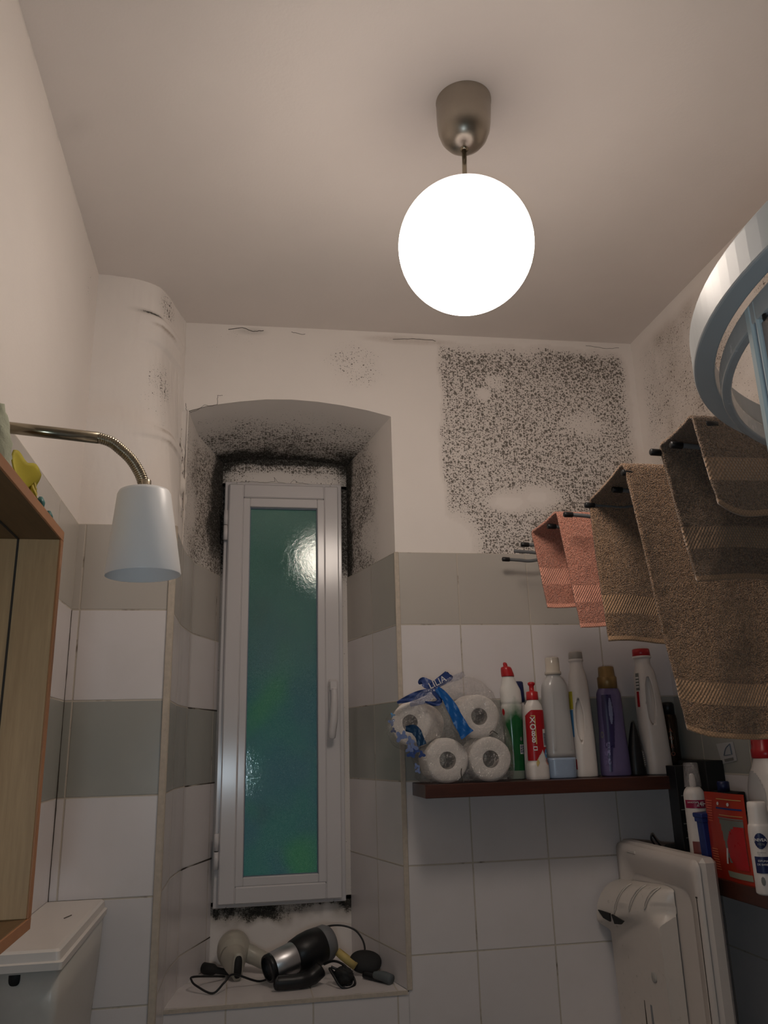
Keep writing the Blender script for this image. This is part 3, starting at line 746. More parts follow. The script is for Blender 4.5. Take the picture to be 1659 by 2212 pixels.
# ------------------------------------------------------------ window
WY = .318
win = bpy.data.objects.new('window_1', None); COL.objects.link(win); win.location = (-.46, WY, 1.078); tag(win, 'narrow white casement window with frosted glass in the arched niche', kind='structure')
def wobj(mb, name, mat, parent=win, **k):
    o = mb.build(name, mat, parent); o.matrix_parent_inverse = Matrix.Translation(-Vector(parent.location)) if parent is win else Matrix(); return o
def frame(mb, x0, x1, z0, z1, wl_, wr_, wb_, wt_, yf, d, b=.002, mi=0):
    """mitred-looking rectangular ring from four bars, front face at y = yf"""
    mb.box((x0+wl_/2, yf+d/2, (z0+z1)/2), (wl_, d, z1-z0), b=b, mi=mi); mb.box((x1-wr_/2, yf+d/2, (z0+z1)/2), (wr_, d, z1-z0), b=b, mi=mi)
    mb.box(((x0+wl_+x1-wr_)/2, yf+d/2, z0+wb_/2), (x1-x0-wl_-wr_, d, wb_), b=b, mi=mi); mb.box(((x0+wl_+x1-wr_)/2, yf+d/2, z1-wt_/2), (x1-x0-wl_-wr_, d, wt_), b=b, mi=mi)
m = MB(); frame(m, -.6435, -.2790, 1.078, 2.299, .035, .035, .035, .035, WY+.010, .045); wobj(m, 'window_frame', M_PVC)
sash = MB(); frame(sash, -.6310, -.2905, 1.0875, 2.288, .045, .045, .044, .044, WY-.006, .03, .0035); sash = wobj(sash, 'sash', M_PVC)
bead = MB(); frame(bead, -.5865, -.3345, 1.131, 2.2435, .0215, .0225, .0235, .0285, WY-.0035, .02, .0022); wobj(bead, 'glazing_bead', M_PVC)
seal = MB(); frame(seal, -.5655, -.3565, 1.154, 2.2155, .003, .003, .002, .004, WY+.006, .01, 0); wobj(seal, 'rubber_seal', M_SEAL)
gp = MB(); gp.box((-.461, WY+.016, 1.685), (.212, .004, 1.066)); wobj(gp, 'glass_pane', frosted())
ha = MB(); ha.loft([(1.568, .011, .007, 4, 0, 0), (1.573, .0138, .010, 4, 0, 0), (1.677, .0138, .010, 4, 0, 0), (1.683, .011, .007, 4, 0, 0)], 24, M=Matrix.Translation((-.3135, WY-.014, 0)))
ha.box((-.3135, WY-.030, 1.664), (.023, .022, .030), b=.003)
hb = [Vector((-.3125, WY-.036, 1.655)), Vector((-.3125, WY-.040, 1.62)), Vector((-.315, WY-.041, 1.57)), Vector((-.319, WY-.038, 1.535)), Vector((-.320, WY-.034, 1.517))]
hb = spline(hb, 5); ha.tube(hb, [.0092+.0026*math.sin(i/len(hb)*3.1) for i in range(len(hb))], 14)
ha = wobj(ha, 'window_handle', P('handle_plastic', (.60, .57, .57), .3, var=.02))
for z0, z1 in ((2.107, 2.200), (1.178, 1.270)):
    h = MB(); zm = (z0+z1)/2
    h.tube([(-.6385, WY-.004, z0), (-.6385, WY-.004, zm-.0012)], .0068, 16); h.tube([(-.6385, WY-.004, zm+.0012), (-.6385, WY-.004, z1)], .0068, 16); h.tube([(-.6385, WY-.004, zm-.002), (-.6385, WY-.004, zm+.002)], .005, 12, mi=1)
    wobj(h, 'hinge', [M_PVC, M_DARK])

# dusk garden outside
nw = N(wd.node_tree); bg = wd.node_tree.nodes['Background']; tc = nw.node('ShaderNodeTexCoord').outputs['Generated']
sx = nw.node('ShaderNodeSeparateXYZ'); nw.link(tc, sx.inputs[0])
f = nw.noise(tc, 17.0, 2); f2 = nw.noise(tc, 12.2, 1); f3 = nw.noise(tc, 23.0, 2)
sky = nw.mix(nw.math('MULTIPLY', nw.math('SUBTRACT', f, .42), 5, clamp=True), (.030, .078, .095), (.026, .095, .085))
sky = nw.mix(nw.math('MULTIPLY', nw.math('SUBTRACT', f2, .57), 9, clamp=True), sky, (.030, .125, .055))
sky = nw.mix(nw.math('MULTIPLY', nw.math('SUBTRACT', f3, .60), 9, clamp=True), sky, (.030, .045, .060))
up = nw.math('MULTIPLY', nw.math('SUBTRACT', sx.outputs[2], .02), 5.0, clamp=True)
sky = nw.mix(up, sky, nw.mix(f, (.030, .075, .060), (.055, .120, .080)))
nw.link(sky, bg.inputs['Color']); bg.inputs['Strength'].default_value = .66

# small cool torch beside the viewer
ld = bpy.data.lights.new('torch', 'AREA'); ld.shape = 'DISK'; ld.size = .07; ld.energy = TORCH; ld.color = (.74, .89, 1.0)
lo = bpy.data.objects.new('torch', ld); COL.objects.link(lo); lo.location = (-.655, -2.20, 1.365); lo.rotation_euler = (math.radians(97), 0, math.radians(-6))

# ------------------------------------------------------------ ceiling globe lamp
gl = empty('globe_pendant_lamp', (-.188, -.902, zc(-.188)), 'glowing round opal glass globe hanging from the ceiling on a short metal rod', 'ceiling lamp')
tilt = Matrix.Rotation(math.radians(2.3), 4, 'Y')
gl.rotation_euler = (0, math.radians(2.3), 0)
m = MB(); m.lathe([(.001, -.108), (.011, -.1075), (.022, -.104), (.034, -.096), (.043, -.084), (.0485, -.068), (.0507, -.050), (.0515, -.03), (.052, -.004), (.0527, -.003), (.0527, .004), (.05, .006)], 64)
m.build('ceiling_canopy', M_NICKEL, gl)
m = MB(); m.tube([(0, 0, -.108), (0, 0, -.205)], .0044, 20); m.tube([(0, 0, -.101), (0, 0, -.111)], .0075, 20); m.build('rod', M_BRASS, gl)
m = MB()
prof = [(.124*math.sin(math.pi*(1-t/48)), -.124*math.cos(math.pi*(1-t/48))*-1.0) for t in range(49)]
prof = [(max(.0005, .1215*math.sin(math.pi*t/48)), -.1215*math.cos(math.pi*t/48)) for t in range(49)]
m.lathe(prof, 72); g = m.build('opal_globe', glow_globe(), gl); g.location = (0, 0, -.320)
m = MB(); m.lathe([(.018, -.2), (.022, -.199), (.022, -.193), (.008, -.188)], 32); m.build('globe_collar', M_BRASS, gl)

# ------------------------------------------------------------ gooseneck wall lamp (left)
YL = -1.05
wlamp = empty('gooseneck_wall_lamp', (XL+.003, YL, 1.925), 'unlit wall lamp with a bent metal gooseneck arm and white conical shade', 'wall lamp')
def rel(o, p): return Vector(p)-Vector(o.location)
A0, A1, A2, A3, A4 = [U(*q, y=YL) for q in ((0, 919), (213, 946), (262, 972), (295, 1010), (312, 1057))]
st = Vector((XL+.004, YL, A0.z+(A0.z-A1.z)*.22))
m = MB(); m.tube([rel(wlamp, st), rel(wlamp, A1)], .0080, 24); m.lathe([(.026, 0), (.026, .012), (.014, .02), (.010, .024)], 32, M=Matrix.Translation(rel(wlamp, st)) @ Matrix.Rotation(math.radians(90), 4, 'Y'))
m.build('arm', M_BRASS, wlamp)
arc = spline([A1-(A2-A1)*.02, U(240, 955, y=YL), A2, U(281, 990, y=YL), A3, U(306, 1032, y=YL), A4], 14)
m = MB(); pts = [rel(wlamp, p) for p in arc]; rs = []
dense = []
for a, b in zip(pts, pts[1:]):
    for k in range(7): dense.append(a.lerp(b, k/7))
dense.append(pts[-1]); L = 0; rr = []
for i, p in enumerate(dense):
    if i: L += (p-dense[i-1]).length
    rr.append(.0074+.0004*math.cos(L/.0031*2*math.pi))
m.tube(dense, rr, 20); m.build('gooseneck', M_BRASS, wlamp)
ST = U(312, 1060, y=YL); SB = U(309, 1243, y=YL); hS = (ST-SB).length
ax = (ST-SB).normalized(); Msh = Matrix.Translation(rel(wlamp, SB)) @ ax.to_track_quat('Z', 'Y').to_matrix().to_4x4()
rT = (U(368, 1075, y=YL)-U(256, 1070, y=YL)).length/2; rB = (U(391, 1240, y=YL)-U(227, 1245, y=YL)).length/2
msh, nt, b = new_mat('white_lamp_shade'); n = N(nt); b.inputs['Roughness'].default_value = .35
nt.links.new(n.mix(n.noise(n.obj(), 8, 2), (.80, .80, .80), (.84, .83, .82)), b.inputs['Base Color']); b.inputs['Subsurface Weight'].default_value = .12; b.inputs['Subsurface Radius'].default_value = (.02, .02, .02); b.inputs['Subsurface Scale'].default_value = .3
m = MB(); m.lathe([(rB, 0), (rB+.0004, .0015), (rT+.0012, hS-.006), (rT-.001, hS-.0015), (rT-.005, hS), (.0101, hS+.0005), (.01, hS-.002), (rT-.006, hS-.003), (rT-.0015, hS-.008), (rB-.0020, .0015), (rB, 0)], 72, M=Msh, close=False)
m.build('lamp_shade', msh, wlamp)
m = MB(); m.lathe([(.0115, hS-.001), (.0110, hS+.003), (.0088, hS+.004), (.0085, hS+.014), (.008, hS+.0145)], 32, M=Msh); m.build('shade_holder', M_BRASS, wlamp)
m = MB(); m.lathe([(.014, hS-.045), (.016, hS-.04), (.016, hS-.003), (.010, hS-.002)], 24, M=Msh); m.build('bulb_socket', M_WHITEP, wlamp)

# ------------------------------------------------------------ wooden cabinet on the left wall
CX0, CX1, CY0, CY1, CZ0, CZ1, T = XL+.003, -.80, -1.62, -1.119, 1.3145, 1.7515, .012
cab = empty('wall_cabinet', (CX0, (CY0+CY1)/2, CZ0), 'open light oak box cabinet on the left tiled wall, orange edged', 'cabinet')
def cbx(name, x0, x1, y0, y1, z0, z1, mats, edge=True):
    m = MB(); c = Vector(((x0+x1)/2, (y0+y1)/2, (z0+z1)/2)); m.box(rel(cab, c), (x1-x0, y1-y0, z1-z0), b=.0006)
    o = m.build(name, mats, cab)
    return o
e = .0012
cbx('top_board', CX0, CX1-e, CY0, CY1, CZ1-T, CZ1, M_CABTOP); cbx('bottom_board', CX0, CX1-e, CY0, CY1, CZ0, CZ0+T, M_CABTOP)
cbx('side_board', CX0, CX1-e, CY1-T, CY1, CZ0+T, CZ1-T, M_CAB); cbx('side_board', CX0, CX1-e, CY0, CY0+T, CZ0+T, CZ1-T, M_CAB)
cbx('back_board', CX0, CX0+.006, CY0+T, CY1-T, CZ0+T, CZ1-T, M_CAB)
m = MB()
for c, d in (((CX1, (CY0+CY1)/2, CZ1-T/2), (.0024, CY1-CY0, T)), ((CX1, (CY0+CY1)/2, CZ0+T/2), (.0024, CY1-CY0, T)), ((CX1, CY1-T/2, (CZ0+CZ1)/2), (.0024, T, CZ1-CZ0-2*T)), ((CX1, CY0+T/2, (CZ0+CZ1)/2), (.0024, T, CZ1-CZ0-2*T))): m.box(rel(cab, c), d, b=.0005)
tag(m.build('edge_band', M_EDGE, cab), 'orange edge band round the front of the cabinet')
gx = U(40, 1163, y=CY1-T).x
m = MB(); m.box(rel(cab, (gx, CY1-T-.0008, (CZ0+CZ1)/2)), (.0022, .0016, CZ1-CZ0-2*T)); m.box(rel(cab, (gx, (CY0+CY1)/2, CZ1-T-.0006)), (.0022, CY1-CY0-2*T, .0012)); m.build('panel_seam', M_DARK, cab)
m = MB(); p = U(4, 1985, y=CY1-.03)
m.lathe([(.006, 0), (.0075, .004), (.006, .012), (.004, .014)], 16, M=Matrix.Translation(rel(cab, (CX1-.055, CY1-T, CZ0+.055))) @ Matrix.Rotation(math.radians(90), 4, 'X'))
m.lathe([(.006, 0), (.0075, .004), (.006, .012), (.004, .014)], 16, M=Matrix.Translation(rel(cab, (CX1-.058, CY1-T, CZ0+.030))) @ Matrix.Rotation(math.radians(90), 4, 'X'))
m.build('hinge_screw', M_BLACK, cab)
# things lying on the cabinet
XK = -.835
def crumple(name, pts_c, r, mat, label, cat, sq=(1, 1, 1), seed=1, amp=.25, n=28, rot=0):
    c = Vector(pts_c); m = MB()
    R = Matrix.Rotation(rot, 3, 'Y')
    def F(a, b):
        th, ph = 2*math.pi*a, math.pi*b
        d = Vector((math.sin(ph)*math.cos(th), math.sin(ph)*math.sin(th), math.cos(ph)))
        k = 1+amp*(2*fbm(d.x*1.2+seed*3.1, d.y*1.2+d.z*1.7+seed, 2.2)-1)+amp*.4*(2*vnoise(d.x+seed, d.z*1.3+d.y, 7)-1)
        return R @ Vector((d.x*sq[0], d.y*sq[1], d.z*sq[2]))*r*k
    m.grid(F, n, n, 0, closeu=True)
    o = m.build(name, mat, loc=None); o.location = c
    return tag(o, label, cat)
a = U(2, 940, x=XK-.02)
crumple('crumpled_cloth', (a.x-.01, a.y-.030, CZ1+.058), .036, M_PALEG, 'pale green crumpled cloth on top of the oak cabinet under the lamp arm', 'cloth', (.8, .85, 1.55), 3, .22)
m = MB(); m.tube(spline([U(2, 925, x=XK)+Vector((-.02, -.005, 0)), U(14, 915, x=XK), U(26, 905, x=XK), U(29, 903, x=XK)], 5), [.016]*5+[.0135]*5+[.010]*5+[.004], 14)
# folded yellow sachet leaning against the wall
Q = [U(*q, x=XK-.015) for q in ((13, 985), (42, 972), (78, 1020), (62, 1048))]
sa = MB(); base = (Q[0]+Q[3])/2
dn = Vector((0, 0, -.045))
sa.grid(lambda a, b: tuple((Q[0]+dn).lerp(Q[3]+dn, b)*(1-a)+Q[1].lerp(Q[2], b)*a+Vector((.006*math.sin(a*5+b*3), 0, .003*math.sin(b*11)))), 14, 14, 0)
Qf = [Q[3]+Vector((.001, .004, -.005)), Q[2]+Vector((.002, .004, .004)), Q[2]+Vector((.0, .0, -.012)), Q[3]+Vector((.012, .0, -.02))]
sa.grid(lambda a, b: tuple(Qf[0].lerp(Qf[1], a)*(1-b)+Qf[3].lerp(Qf[2], a)*b+Vector((0, .002*math.sin(a*25), 0))), 14, 6, 1)
sa = sa.build('paper_packet', [M_YELLOW, P('light_yellow_paper', (.62, .50, .10), .7)], solid=.002); tag(sa, 'torn yellow paper packet lying on the oak cabinet', 'packet')
for q, l in (((88, 1079), 'small teal clip at the edge of the cabinet top nearer the yellow packet'), ((106, 1106), 'tiny dark teal clip at the cabinet top near its corner')):
    c = U(*q, x=CX1-.006); m = MB(); c.z = CZ1+.0045+(.004 if q[0] == 88 else 0); m.loft([(-.008 if q[0] == 88 else -.0045, .003, .005, 2.4), (0, .0045, .0075, 2.4), (.006, .002, .003, 2.2)], 16, M=Matrix.Translation(c))
    tag(m.build('clip', M_TEAL), l, 'clip')

# ------------------------------------------------------------ toilet cistern bottom left
cis = empty('toilet_cistern', (XL+.003, -.46, .80), 'white plastic toilet cistern with a lid on the left wall, below the oak cabinet', 'cistern')
def cp(x, y, z): return rel(cis, (x, y, z))
m = MB()
def cistsec(z, x1, y0, y1): return z, x1, y0, y1
secs = [(.80, -.868, -.655, -.262), (.95, -.860, -.662, -.256), (1.12, -.8475, -.672, -.250), (1.181, -.8455, -.676, -.247)]
ring_ = []
n_ = 6
for z, x1, y0, y1 in secs:
    r = .012; pts = [(XL+.004, y1)]
    for (cx, cy, a0) in ((x1-r, y1-r, 90), (x1-r, y0+r, 0)):
        for k in range(n_+1): a = math.radians(a0-90*k/n_); pts.append((cx+r*math.cos(a), cy+r*math.sin(a)))
    pts.append((XL+.004, y0)); ring_.append([cp(x, y, z) for x, y in pts])
k_ = len(ring_[0]); vs = [p for r in ring_ for p in r]; fs = []
for i in range(len(secs)-1):
    for k in range(k_): fs.append((i*k_+k, i*k_+(k+1) % k_, (i+1)*k_+(k+1) % k_, (i+1)*k_+k))
fs += [tuple(range(k_)), tuple((len(secs)-1)*k_+k for k in range(k_))]
m.add(vs, fs, sm=True); m.build('tank', P('ivory_tank', (.50, .475, .43), .32, var=.05), cis)
m = MB()
def lidring(z, x1, y0, y1, r, x0=XL+.004):
    pts = [(x0, y1)]
    for (cx, cy, a0) in ((x1-r, y1-r, 90), (x1-r, y0+r, 0)):
        for k in range(n_+1): a = math.radians(a0-90*k/n_); pts.append((cx+r*math.cos(a), cy+r*math.sin(a)))
    pts.append((x0, y0)); return [cp(x, y, z) for x, y in pts]
R = [lidring(1.1785, -.8415, -.687, -.240, .006), lidring(1.189, -.8405, -.688, -.239, .006), lidring(1.190, -.8425, -.686, -.241, .006), lidring(1.191, -.845, -.684, -.243, .006), lidring(1.203, -.8465, -.683, -.243, .006), lidring(1.2065, -.850, -.679, -.247, .008), lidring(1.207, -.856, -.673, -.253, .008)]
vs = [p for r in R for p in r]; fs = [(i*k_+k, i*k_+(k+1) % k_, (i+1)*k_+(k+1) % k_, (i+1)*k_+k) for i in range(len(R)-1) for k in range(k_)]
fs += [tuple(range(k_)), tuple((len(R)-1)*k_+k for k in range(k_))]
m.add(vs, fs, sm=False); m.build('lid', M_GLOSSW, cis)
hp = U(31, 2111, y=-.676)
m = MB(); m.loft([(0, .0085, .0125, 3), (.003, .0085, .0125, 3)], 28, M=Matrix.Translation(cp(hp.x, -.6725, hp.z)) @ Matrix.Rotation(math.radians(90), 4, 'X')); m.build('inlet_hole', M_BLACKM, cis)
m = MB(); q0 = U(142, 1985, z=1.2073)
m.tube([cp(-.888, -.44, 1.2078), cp(-.880, -.412, 1.2078)], .0007, 6); m.build('scratch', M_DARK, cis)

# ------------------------------------------------------------ towel rack with bent bars
rack = empty('towel_rack', (XR-.003, -.55, 1.965), 'wall rack of bent grey bars with black end caps on the right wall', 'towel rack')
XT = .115
bars = [(-.060, 1.971, 0), (-.135, 1.976, 1), (-.215, 1.974, 0), (-.305, 1.968, 0), (-.40, 1.972, 0), (-.50, 1.972, 0), (-.612, 1.960, 0), (-.70, 1.966, 2), (-.785, 1.972, 0), (-.896, 1.972, 0), (-.963, 1.960, 0), (-1.035, 1.968, 2)]
for y, z, k in bars:
    s_ = .02 if k == 2 else 0
    m = MB(); pts = [(XT+.006+s_, y, z), (XT+.045+s_, y, z-.002), (XT+.075+s_, y, z-.004), (XT+.11+s_, y, z+.001), (XT+.16, y, z+.004), (XR-.02, y, z+.004)]
    m.tube([rel(rack, p) for p in spline(pts, 5)], .0044, 14); b_ = m.build('bar', M_RODGREY, rack)
    if k != 1:
        c = MB(); c.tube([rel(rack, (XT-.003+s_, y, z)), rel(rack, (XT-.0015+s_, y, z)), rel(rack, (XT+.017+s_, y, z-.0006)), rel(rack, (XT+.0175+s_, y, z-.0006))], [.0048, .0062, .0062, .0052], 16); c.build('end_cap', M_BLACK, b_)
m = MB(); m.box(rel(rack, (XR-.016, -.55, 1.972)), (.022, 1.05, .030), b=.003); m.build('wall_rail', M_RODGREY, rack)

# ------------------------------------------------------------ towels
def towel(name, yb, zb, yf, zf, lb, lf, xr, hb, hf, mat, label, seed, wav=.006, round_b=0, round_f=0, flare=0.02):
    """yb/yf: back and front bar, lb/lf: x of the left edge at (bar, hem) of each flap, hb/hf: hem heights"""
    Lb, Lt, Lf = zb-hb, abs(yb-yf), zf-hf; tot = Lb+Lt+Lf; r = .010
    def path(s_):
        d = s_*tot
        if d < Lb: t = d/Lb; return yb+.002*(1-t), hb+(zb-hb)*t, 1-t, -1
        if d < Lb+Lt: t = (d-Lb)/Lt; return yb+(yf-yb)*t, zb+(zf-zb)*t-.004*math.sin(math.pi*t), 0, 0
        t = (d-Lb-Lt)/Lf; return yf-flare*math.sin(t*1.5)*.5, zf-(zf-hf)*t, t, 1
    ny = int(tot/.0045); nx = int((xr-min(lb+lf))/.0045)
    def smoothpath(s_):
        acc = Vector((0, 0, 0)); w = 5
        for k in range(-w, w+1): q = path(min(1, max(0, s_+k*.0022/tot*1.0))); acc += Vector((q[0], q[1], 0))
        return acc/(2*w+1)
    def F(a, b):
        y, z, t, side = path(b); q = smoothpath(b); y, z = q.x, q.y
        if side <= 0: xl = lb[0]+(lb[1]-lb[0])*t
        if side >= 0:
            xl2 = lf[0]+(lf[1]-lf[0])*t
            if side == 0: u = (b*tot-Lb)/Lt; xl = lb[0]*(1-u)+lf[0]*u
            else: xl = xl2
        x = xl+(xr-xl)*a
        fold = math.sin(x*38+seed+t*1.3)*wav*t**.7+math.sin(x*17+seed*2)*wav*1.3*t+(fbm(x*3+seed, z*2, 5)-.5)*.012*t
        side_s = 1 if side >= 0 else -1
        y += -fold*side_s*.9
        y += (vnoise(x+seed, z, 260)-.5)*.0016
        if side == 0: z += (vnoise(x+seed, y, 260)-.5)*.0016
        rb = round_f if side == 1 else round_b
        if t > .5 and rb: z += rb*max(0, 1-a*(xr-xl)/.05)**2*sm(t, .6, 1)
        return (x, y, z+.004*math.sin(x*23+seed)*t)
    def uvf(a, b, p):
        d = b*tot; side_h = d if d < tot/2 else tot-d
        return (p[0], side_h)
    m = MB(); m.grid(F, nx, ny, 0, uvf)
    o = m.build(name, mat, solid=.0055); tag(o, label, 'towel', 'towels over the wall rack'); return o
XW = .575
towel('hand_towel', -.330, 1.977, -.440, 1.998, (.098, .123), (.120, .150), .32, 1.793, 1.730, M_TPINK, 'small coral pink hand towel draped over the rack bars, nearest the mouldy wall', 1.3, .006)
towel('bath_towel', -.612, 1.970, -.787, 1.992, (.122, .129), (.115, .176), .45, 1.672, 1.486, M_TBROWN, 'long brown bath towel whose front half hangs down to the bottles', 4.1, .007, 0, .012, .03)
towel('bath_towel', -.900, 1.984, -1.035, 1.984, (.128, .166), (.112, .130), .46, 1.742, 1.815, M_TDARK, 'dark brown towel half hidden behind the shower door profile', 7.7, .005, .0, .02, .02)

# ------------------------------------------------------------ wooden shelves
ZS1 = 1.400
sh = empty('wall_shelf', (.22, -.075, ZS1-.031), 'dark red-brown wooden shelf on the back wall carrying the bottles and toilet rolls', 'shelf')
m = MB(); m.box(rel(sh, (.1915, -.079, ZS1-.0155)), (.679, .151, .031), b=.0012); m.build('board', M_SHELF, sh)
ZS2 = 1.195
sh2 = empty('wall_shelf', (.525, -.46, ZS2-.034), 'lower dark wooden shelf along the right wall with packets', 'shelf')
m = MB(); m.box(rel(sh2, (.5235, -.56, ZS2-.017)), (.147, 1.10, .034), b=.0012); m.build('board', M_SHELF, sh2)

# ------------------------------------------------------------ bottles
def bottle(name, base, label, cat, group=None, rz=0, tiltx=0, tilty=0):
    o = empty(name, base, label, cat, group, rz); o.rotation_euler = (tiltx, tilty, rz); return o
GB = 'cleaning bottles on the back shelf'
Z1 = ZS1
# green toilet cleaner with duck neck
o = bottle('toilet_cleaner_bottle', (.113, -.050, Z1), 'green and white toilet cleaner bottle with red cap, beside the toilet rolls', 'bottle', GB)
neck = lambda p: Vector((p.x-1.0*max(0, p.z-.19)**2, p.y, p.z))
sec = [(0, .019, .018, 2.6, 0, 0), (.003, .022, .021, 2.6, 0, 0), (.10, .024, .023, 2.4, 0, 0), (.15, .0265, .024, 2.3, 0, 0), (.180, .0275, .024, 2.2, 0, 0), (.186, .0262, .023, 2.2, 0, 0), (.192, .0275, .024, 2.2, 0, 0), (.218, .0275, .022, 2.1, 0, 0), (.240, .020, .018, 2, 0, 0), (.256, .0150, .0145, 2, 0, 0), (.260, .0135, .0135, 2, 0, 0)]
m = MB(); m.loft(sec, 40, warp=neck); m.build('body', M_GREENB, o)
m = MB(); m.loft([(.257, .0165, .0165, 2, 0, 0), (.259, .0168, .0168, 2, 0, 0), (.272, .0155, .0155, 2, 0, 0), (.281, .0130, .013, 2, 0, 0), (.284, .006, .006, 2, 0, 0), (.291, .0052, .0052, 2, 0, 0), (.294, .003, .003, 2, 0, 0)], 32, warp=neck); m.build('cap', M_RED, o)
m = MB(); m.patch(sec, math.radians(-75), math.radians(-42), .062, .085, mi=0, warp=neck); m.build('hazard_label', M_LABELW, o)
m = MB()
for i in range(2):
    for j in range(2): m.patch(sec, math.radians(-73+16*i), math.radians(-60+16*i), .0640+.0105*j, .0735+.0105*j, .0010, 6, 6, warp=neck, shape=lambda a, b, i=i, j=j: (int(a*6)*3+int(b*6)*5+i+j) % 3 != 0)
m.build('hazard_print', M_NAVY, o)
m = MB(); m.patch(sec, math.radians(-72), math.radians(-55), .094, .104, .0008, 10, 10, warp=neck, shape=lambda a, b: (a-.5)**2+(b-.5)**2 < .25); m.build('round_mark', M_LABELG, o)
m = MB(); m.patch(sec, math.radians(-172), math.radians(-148), .158, .175, .0006, 8, 8, warp=neck, shape=lambda a, b: (a-.5)**2+(b-.5)**2 < .25); m.build('red_mark', M_RED, o)
# bottle behind with navy cap
o = bottle('spray_bottle', (.142, -.022, Z1), 'slim white bottle with a navy cap behind the red detergent', 'bottle', GB)
m = MB(); m.loft([(0, .017, .016, 2.4), (.15, .018, .016, 2.4), (.195, .016, .014, 2.2), (.2, .013, .013, 2)], 32); m.build('body', M_WHITEP, o)
m = MB(); m.loft([(.192, .0175, .0165, 2.3), (.243, .0155, .0145, 2.3), (.246, .013, .012, 2.3)], 32); m.build('cap', M_NAVY, o)
# red dish soap
o = bottle('dish_soap_bottle', (.152, -.103, Z1), 'red dish soap bottle with red push cap and barcode label', 'bottle', GB, math.radians(6))
sec = [(0, .0255, .020, 3.2), (.002, .0275, .0215, 3.2), (.034, .0272, .0215, 3.0), (.043, .0245, .0205, 2.6), (.06, .0245, .0205, 2.5), (.11, .024, .020, 2.5), (.160, .0240, .020, 2.5), (.178, .0215, .0185, 2.4), (.192, .0145, .0145, 2), (.196, .0135, .0135, 2)]
m = MB(); m.loft(sec, 48); m.build('body', M_WHITEP, o)
m = MB(); m.patch(sec, math.radians(-178), math.radians(40), .030, .168, .0007, 140, 130, shape=lambda a, b: b > .115+.16*max(0, 1-abs(a-.52)*4.5)*0+(.0 if abs(a-.5) > .17 else 0) and b > .30-1.6*abs(a-.46)*.9 and b < 1-.10*max(0, 1-a*4)); 
m.build('red_label', M_REDLAB, o)
m = MB(); m.patch(sec, math.radians(-68), math.radians(-38), .078, .121, .0013, 12, 22); m.build('barcode_label', M_LABELW, o)
m = MB(); m.patch(sec, math.radians(-66), math.radians(-40), .082, .112, .0018, 10, 24, shape=lambda a, b: int(b*24) % 2 == 0); m.build('barcode_print', M_NAVY, o)
m = MB(); m.patch(sec, math.radians(-66), math.radians(-38), .051, .073, .0013, 20, 20, shape=lambda a, b: (a-.5)**2+(b-.5)**2 < .25); m.build('blue_round_mark', M_LABELB, o)
m = MB(); m.patch(sec, math.radians(-60), math.radians(-46), .058, .066, .0018, 8, 8, shape=lambda a, b: abs(a-.5)+abs(b-.5) < .5); m.build('white_mark', M_LABELW, o)
m = MB(); m.patch(sec, math.radians(-128), math.radians(-100), .085, .155, .0013, 14, 30, shape=lambda a, b: a > .78 or b > .96); m.build('gold_outline', M_YELLOW2, o)
for i, (ch, zz_) in enumerate((('X', .143), ('O', .126), ('8', .110), ('8', .095))):
    a_ = math.radians(-122); p = Vector((.0255*math.cos(a_), .0225*math.sin(a_), zz_)); nrm = Vector((math.cos(a_), math.sin(a_), 0))
    text_mesh(ch, .019, plane_mat(p+nrm*.001, (-math.sin(a_), math.cos(a_), 0), (0, 0, 1)), M_LABELW, o, bold=.0004)
m = MB(); m.patch(sec, math.radians(-112), math.radians(-92), .030, .052, .0013, 12, 12, shape=lambda a, b: abs(a-.5)+abs(b-.5) < .48); m.build('gold_diamond', M_YELLOW2, o)
m = MB(); m.patch(sec, math.radians(-124), math.radians(-100), .070, .080, .0013, 14, 8, shape=lambda a, b: b < .2 or b > .8 or a < .12 or a > .88); m.build('small_box_mark', M_LABELW, o)
m = MB(); m.patch(sec, math.radians(-62), math.radians(-38), .036, .047, .0013, 12, 10, shape=lambda a, b: int(b*10) % 2 == 0); m.build('small_print', M_ORTEXT, o)
m = MB(); m.lathe([(.0152, .193), (.0155, .195), (.015, .213), (.0135, .214), (.0065, .216), (.0062, .228), (.0092, .232), (.0095, .236), (.006, .2385), (.0005, .239)], 32); m.build('cap', M_RED, o)
# blue brush leaning behind
o = bottle('plastic_scoop', (.195, -.035, Z1), 'blue plastic scoop standing between the red and the clear bottle', 'scoop', GB)
m = MB(); m.loft([(0, .016, .006, 2.2), (.02, .021, .010, 2.2), (.05, .019, .010, 2.2), (.09, .010, .006, 2.2), (.115, .004, .004, 2.2)], 28); m.build('body', M_BLUE, o)
# clear bottle, a little blue liquid left in it
o = bottle('fabric_softener_bottle', (.226, -.070, Z1), 'clear plastic bottle with a transparent cap and pale blue liquid at the bottom', 'bottle', GB)
sec = [(0, .0345, .024, 3), (.003, .0375, .0265, 3), (.05, .0385, .0275, 3), (.10, .0375, .027, 2.9), (.17, .0350, .026, 2.7), (.21, .0350, .026, 2.5), (.230, .0330, .024, 2.3), (.246, .025, .020, 2.1), (.254, .0185, .018, 2), (.262, .0180, .018, 2)]
m = MB(); m.loft([q for q in sec if q[0] >= .05]+[], 48) ; m.build('body', M_CLEARP, o)
m = MB(); m.loft([(0, .0345, .024, 3), (.003, .0375, .0265, 3), (.025, .0382, .0272, 3), (.0505, .0386, .0276, 3)], 48); tag(m.build('liquid', M_BLUELIQ, o), 'pale blue liquid in the foot of the bottle')
for a0 in (-118, -72):
    m = MB(); m.patch(sec, math.radians(a0), math.radians(a0+10), .07, .225, .0022, 5, 24); m.build('moulded_rib', M_CLEARP, o)
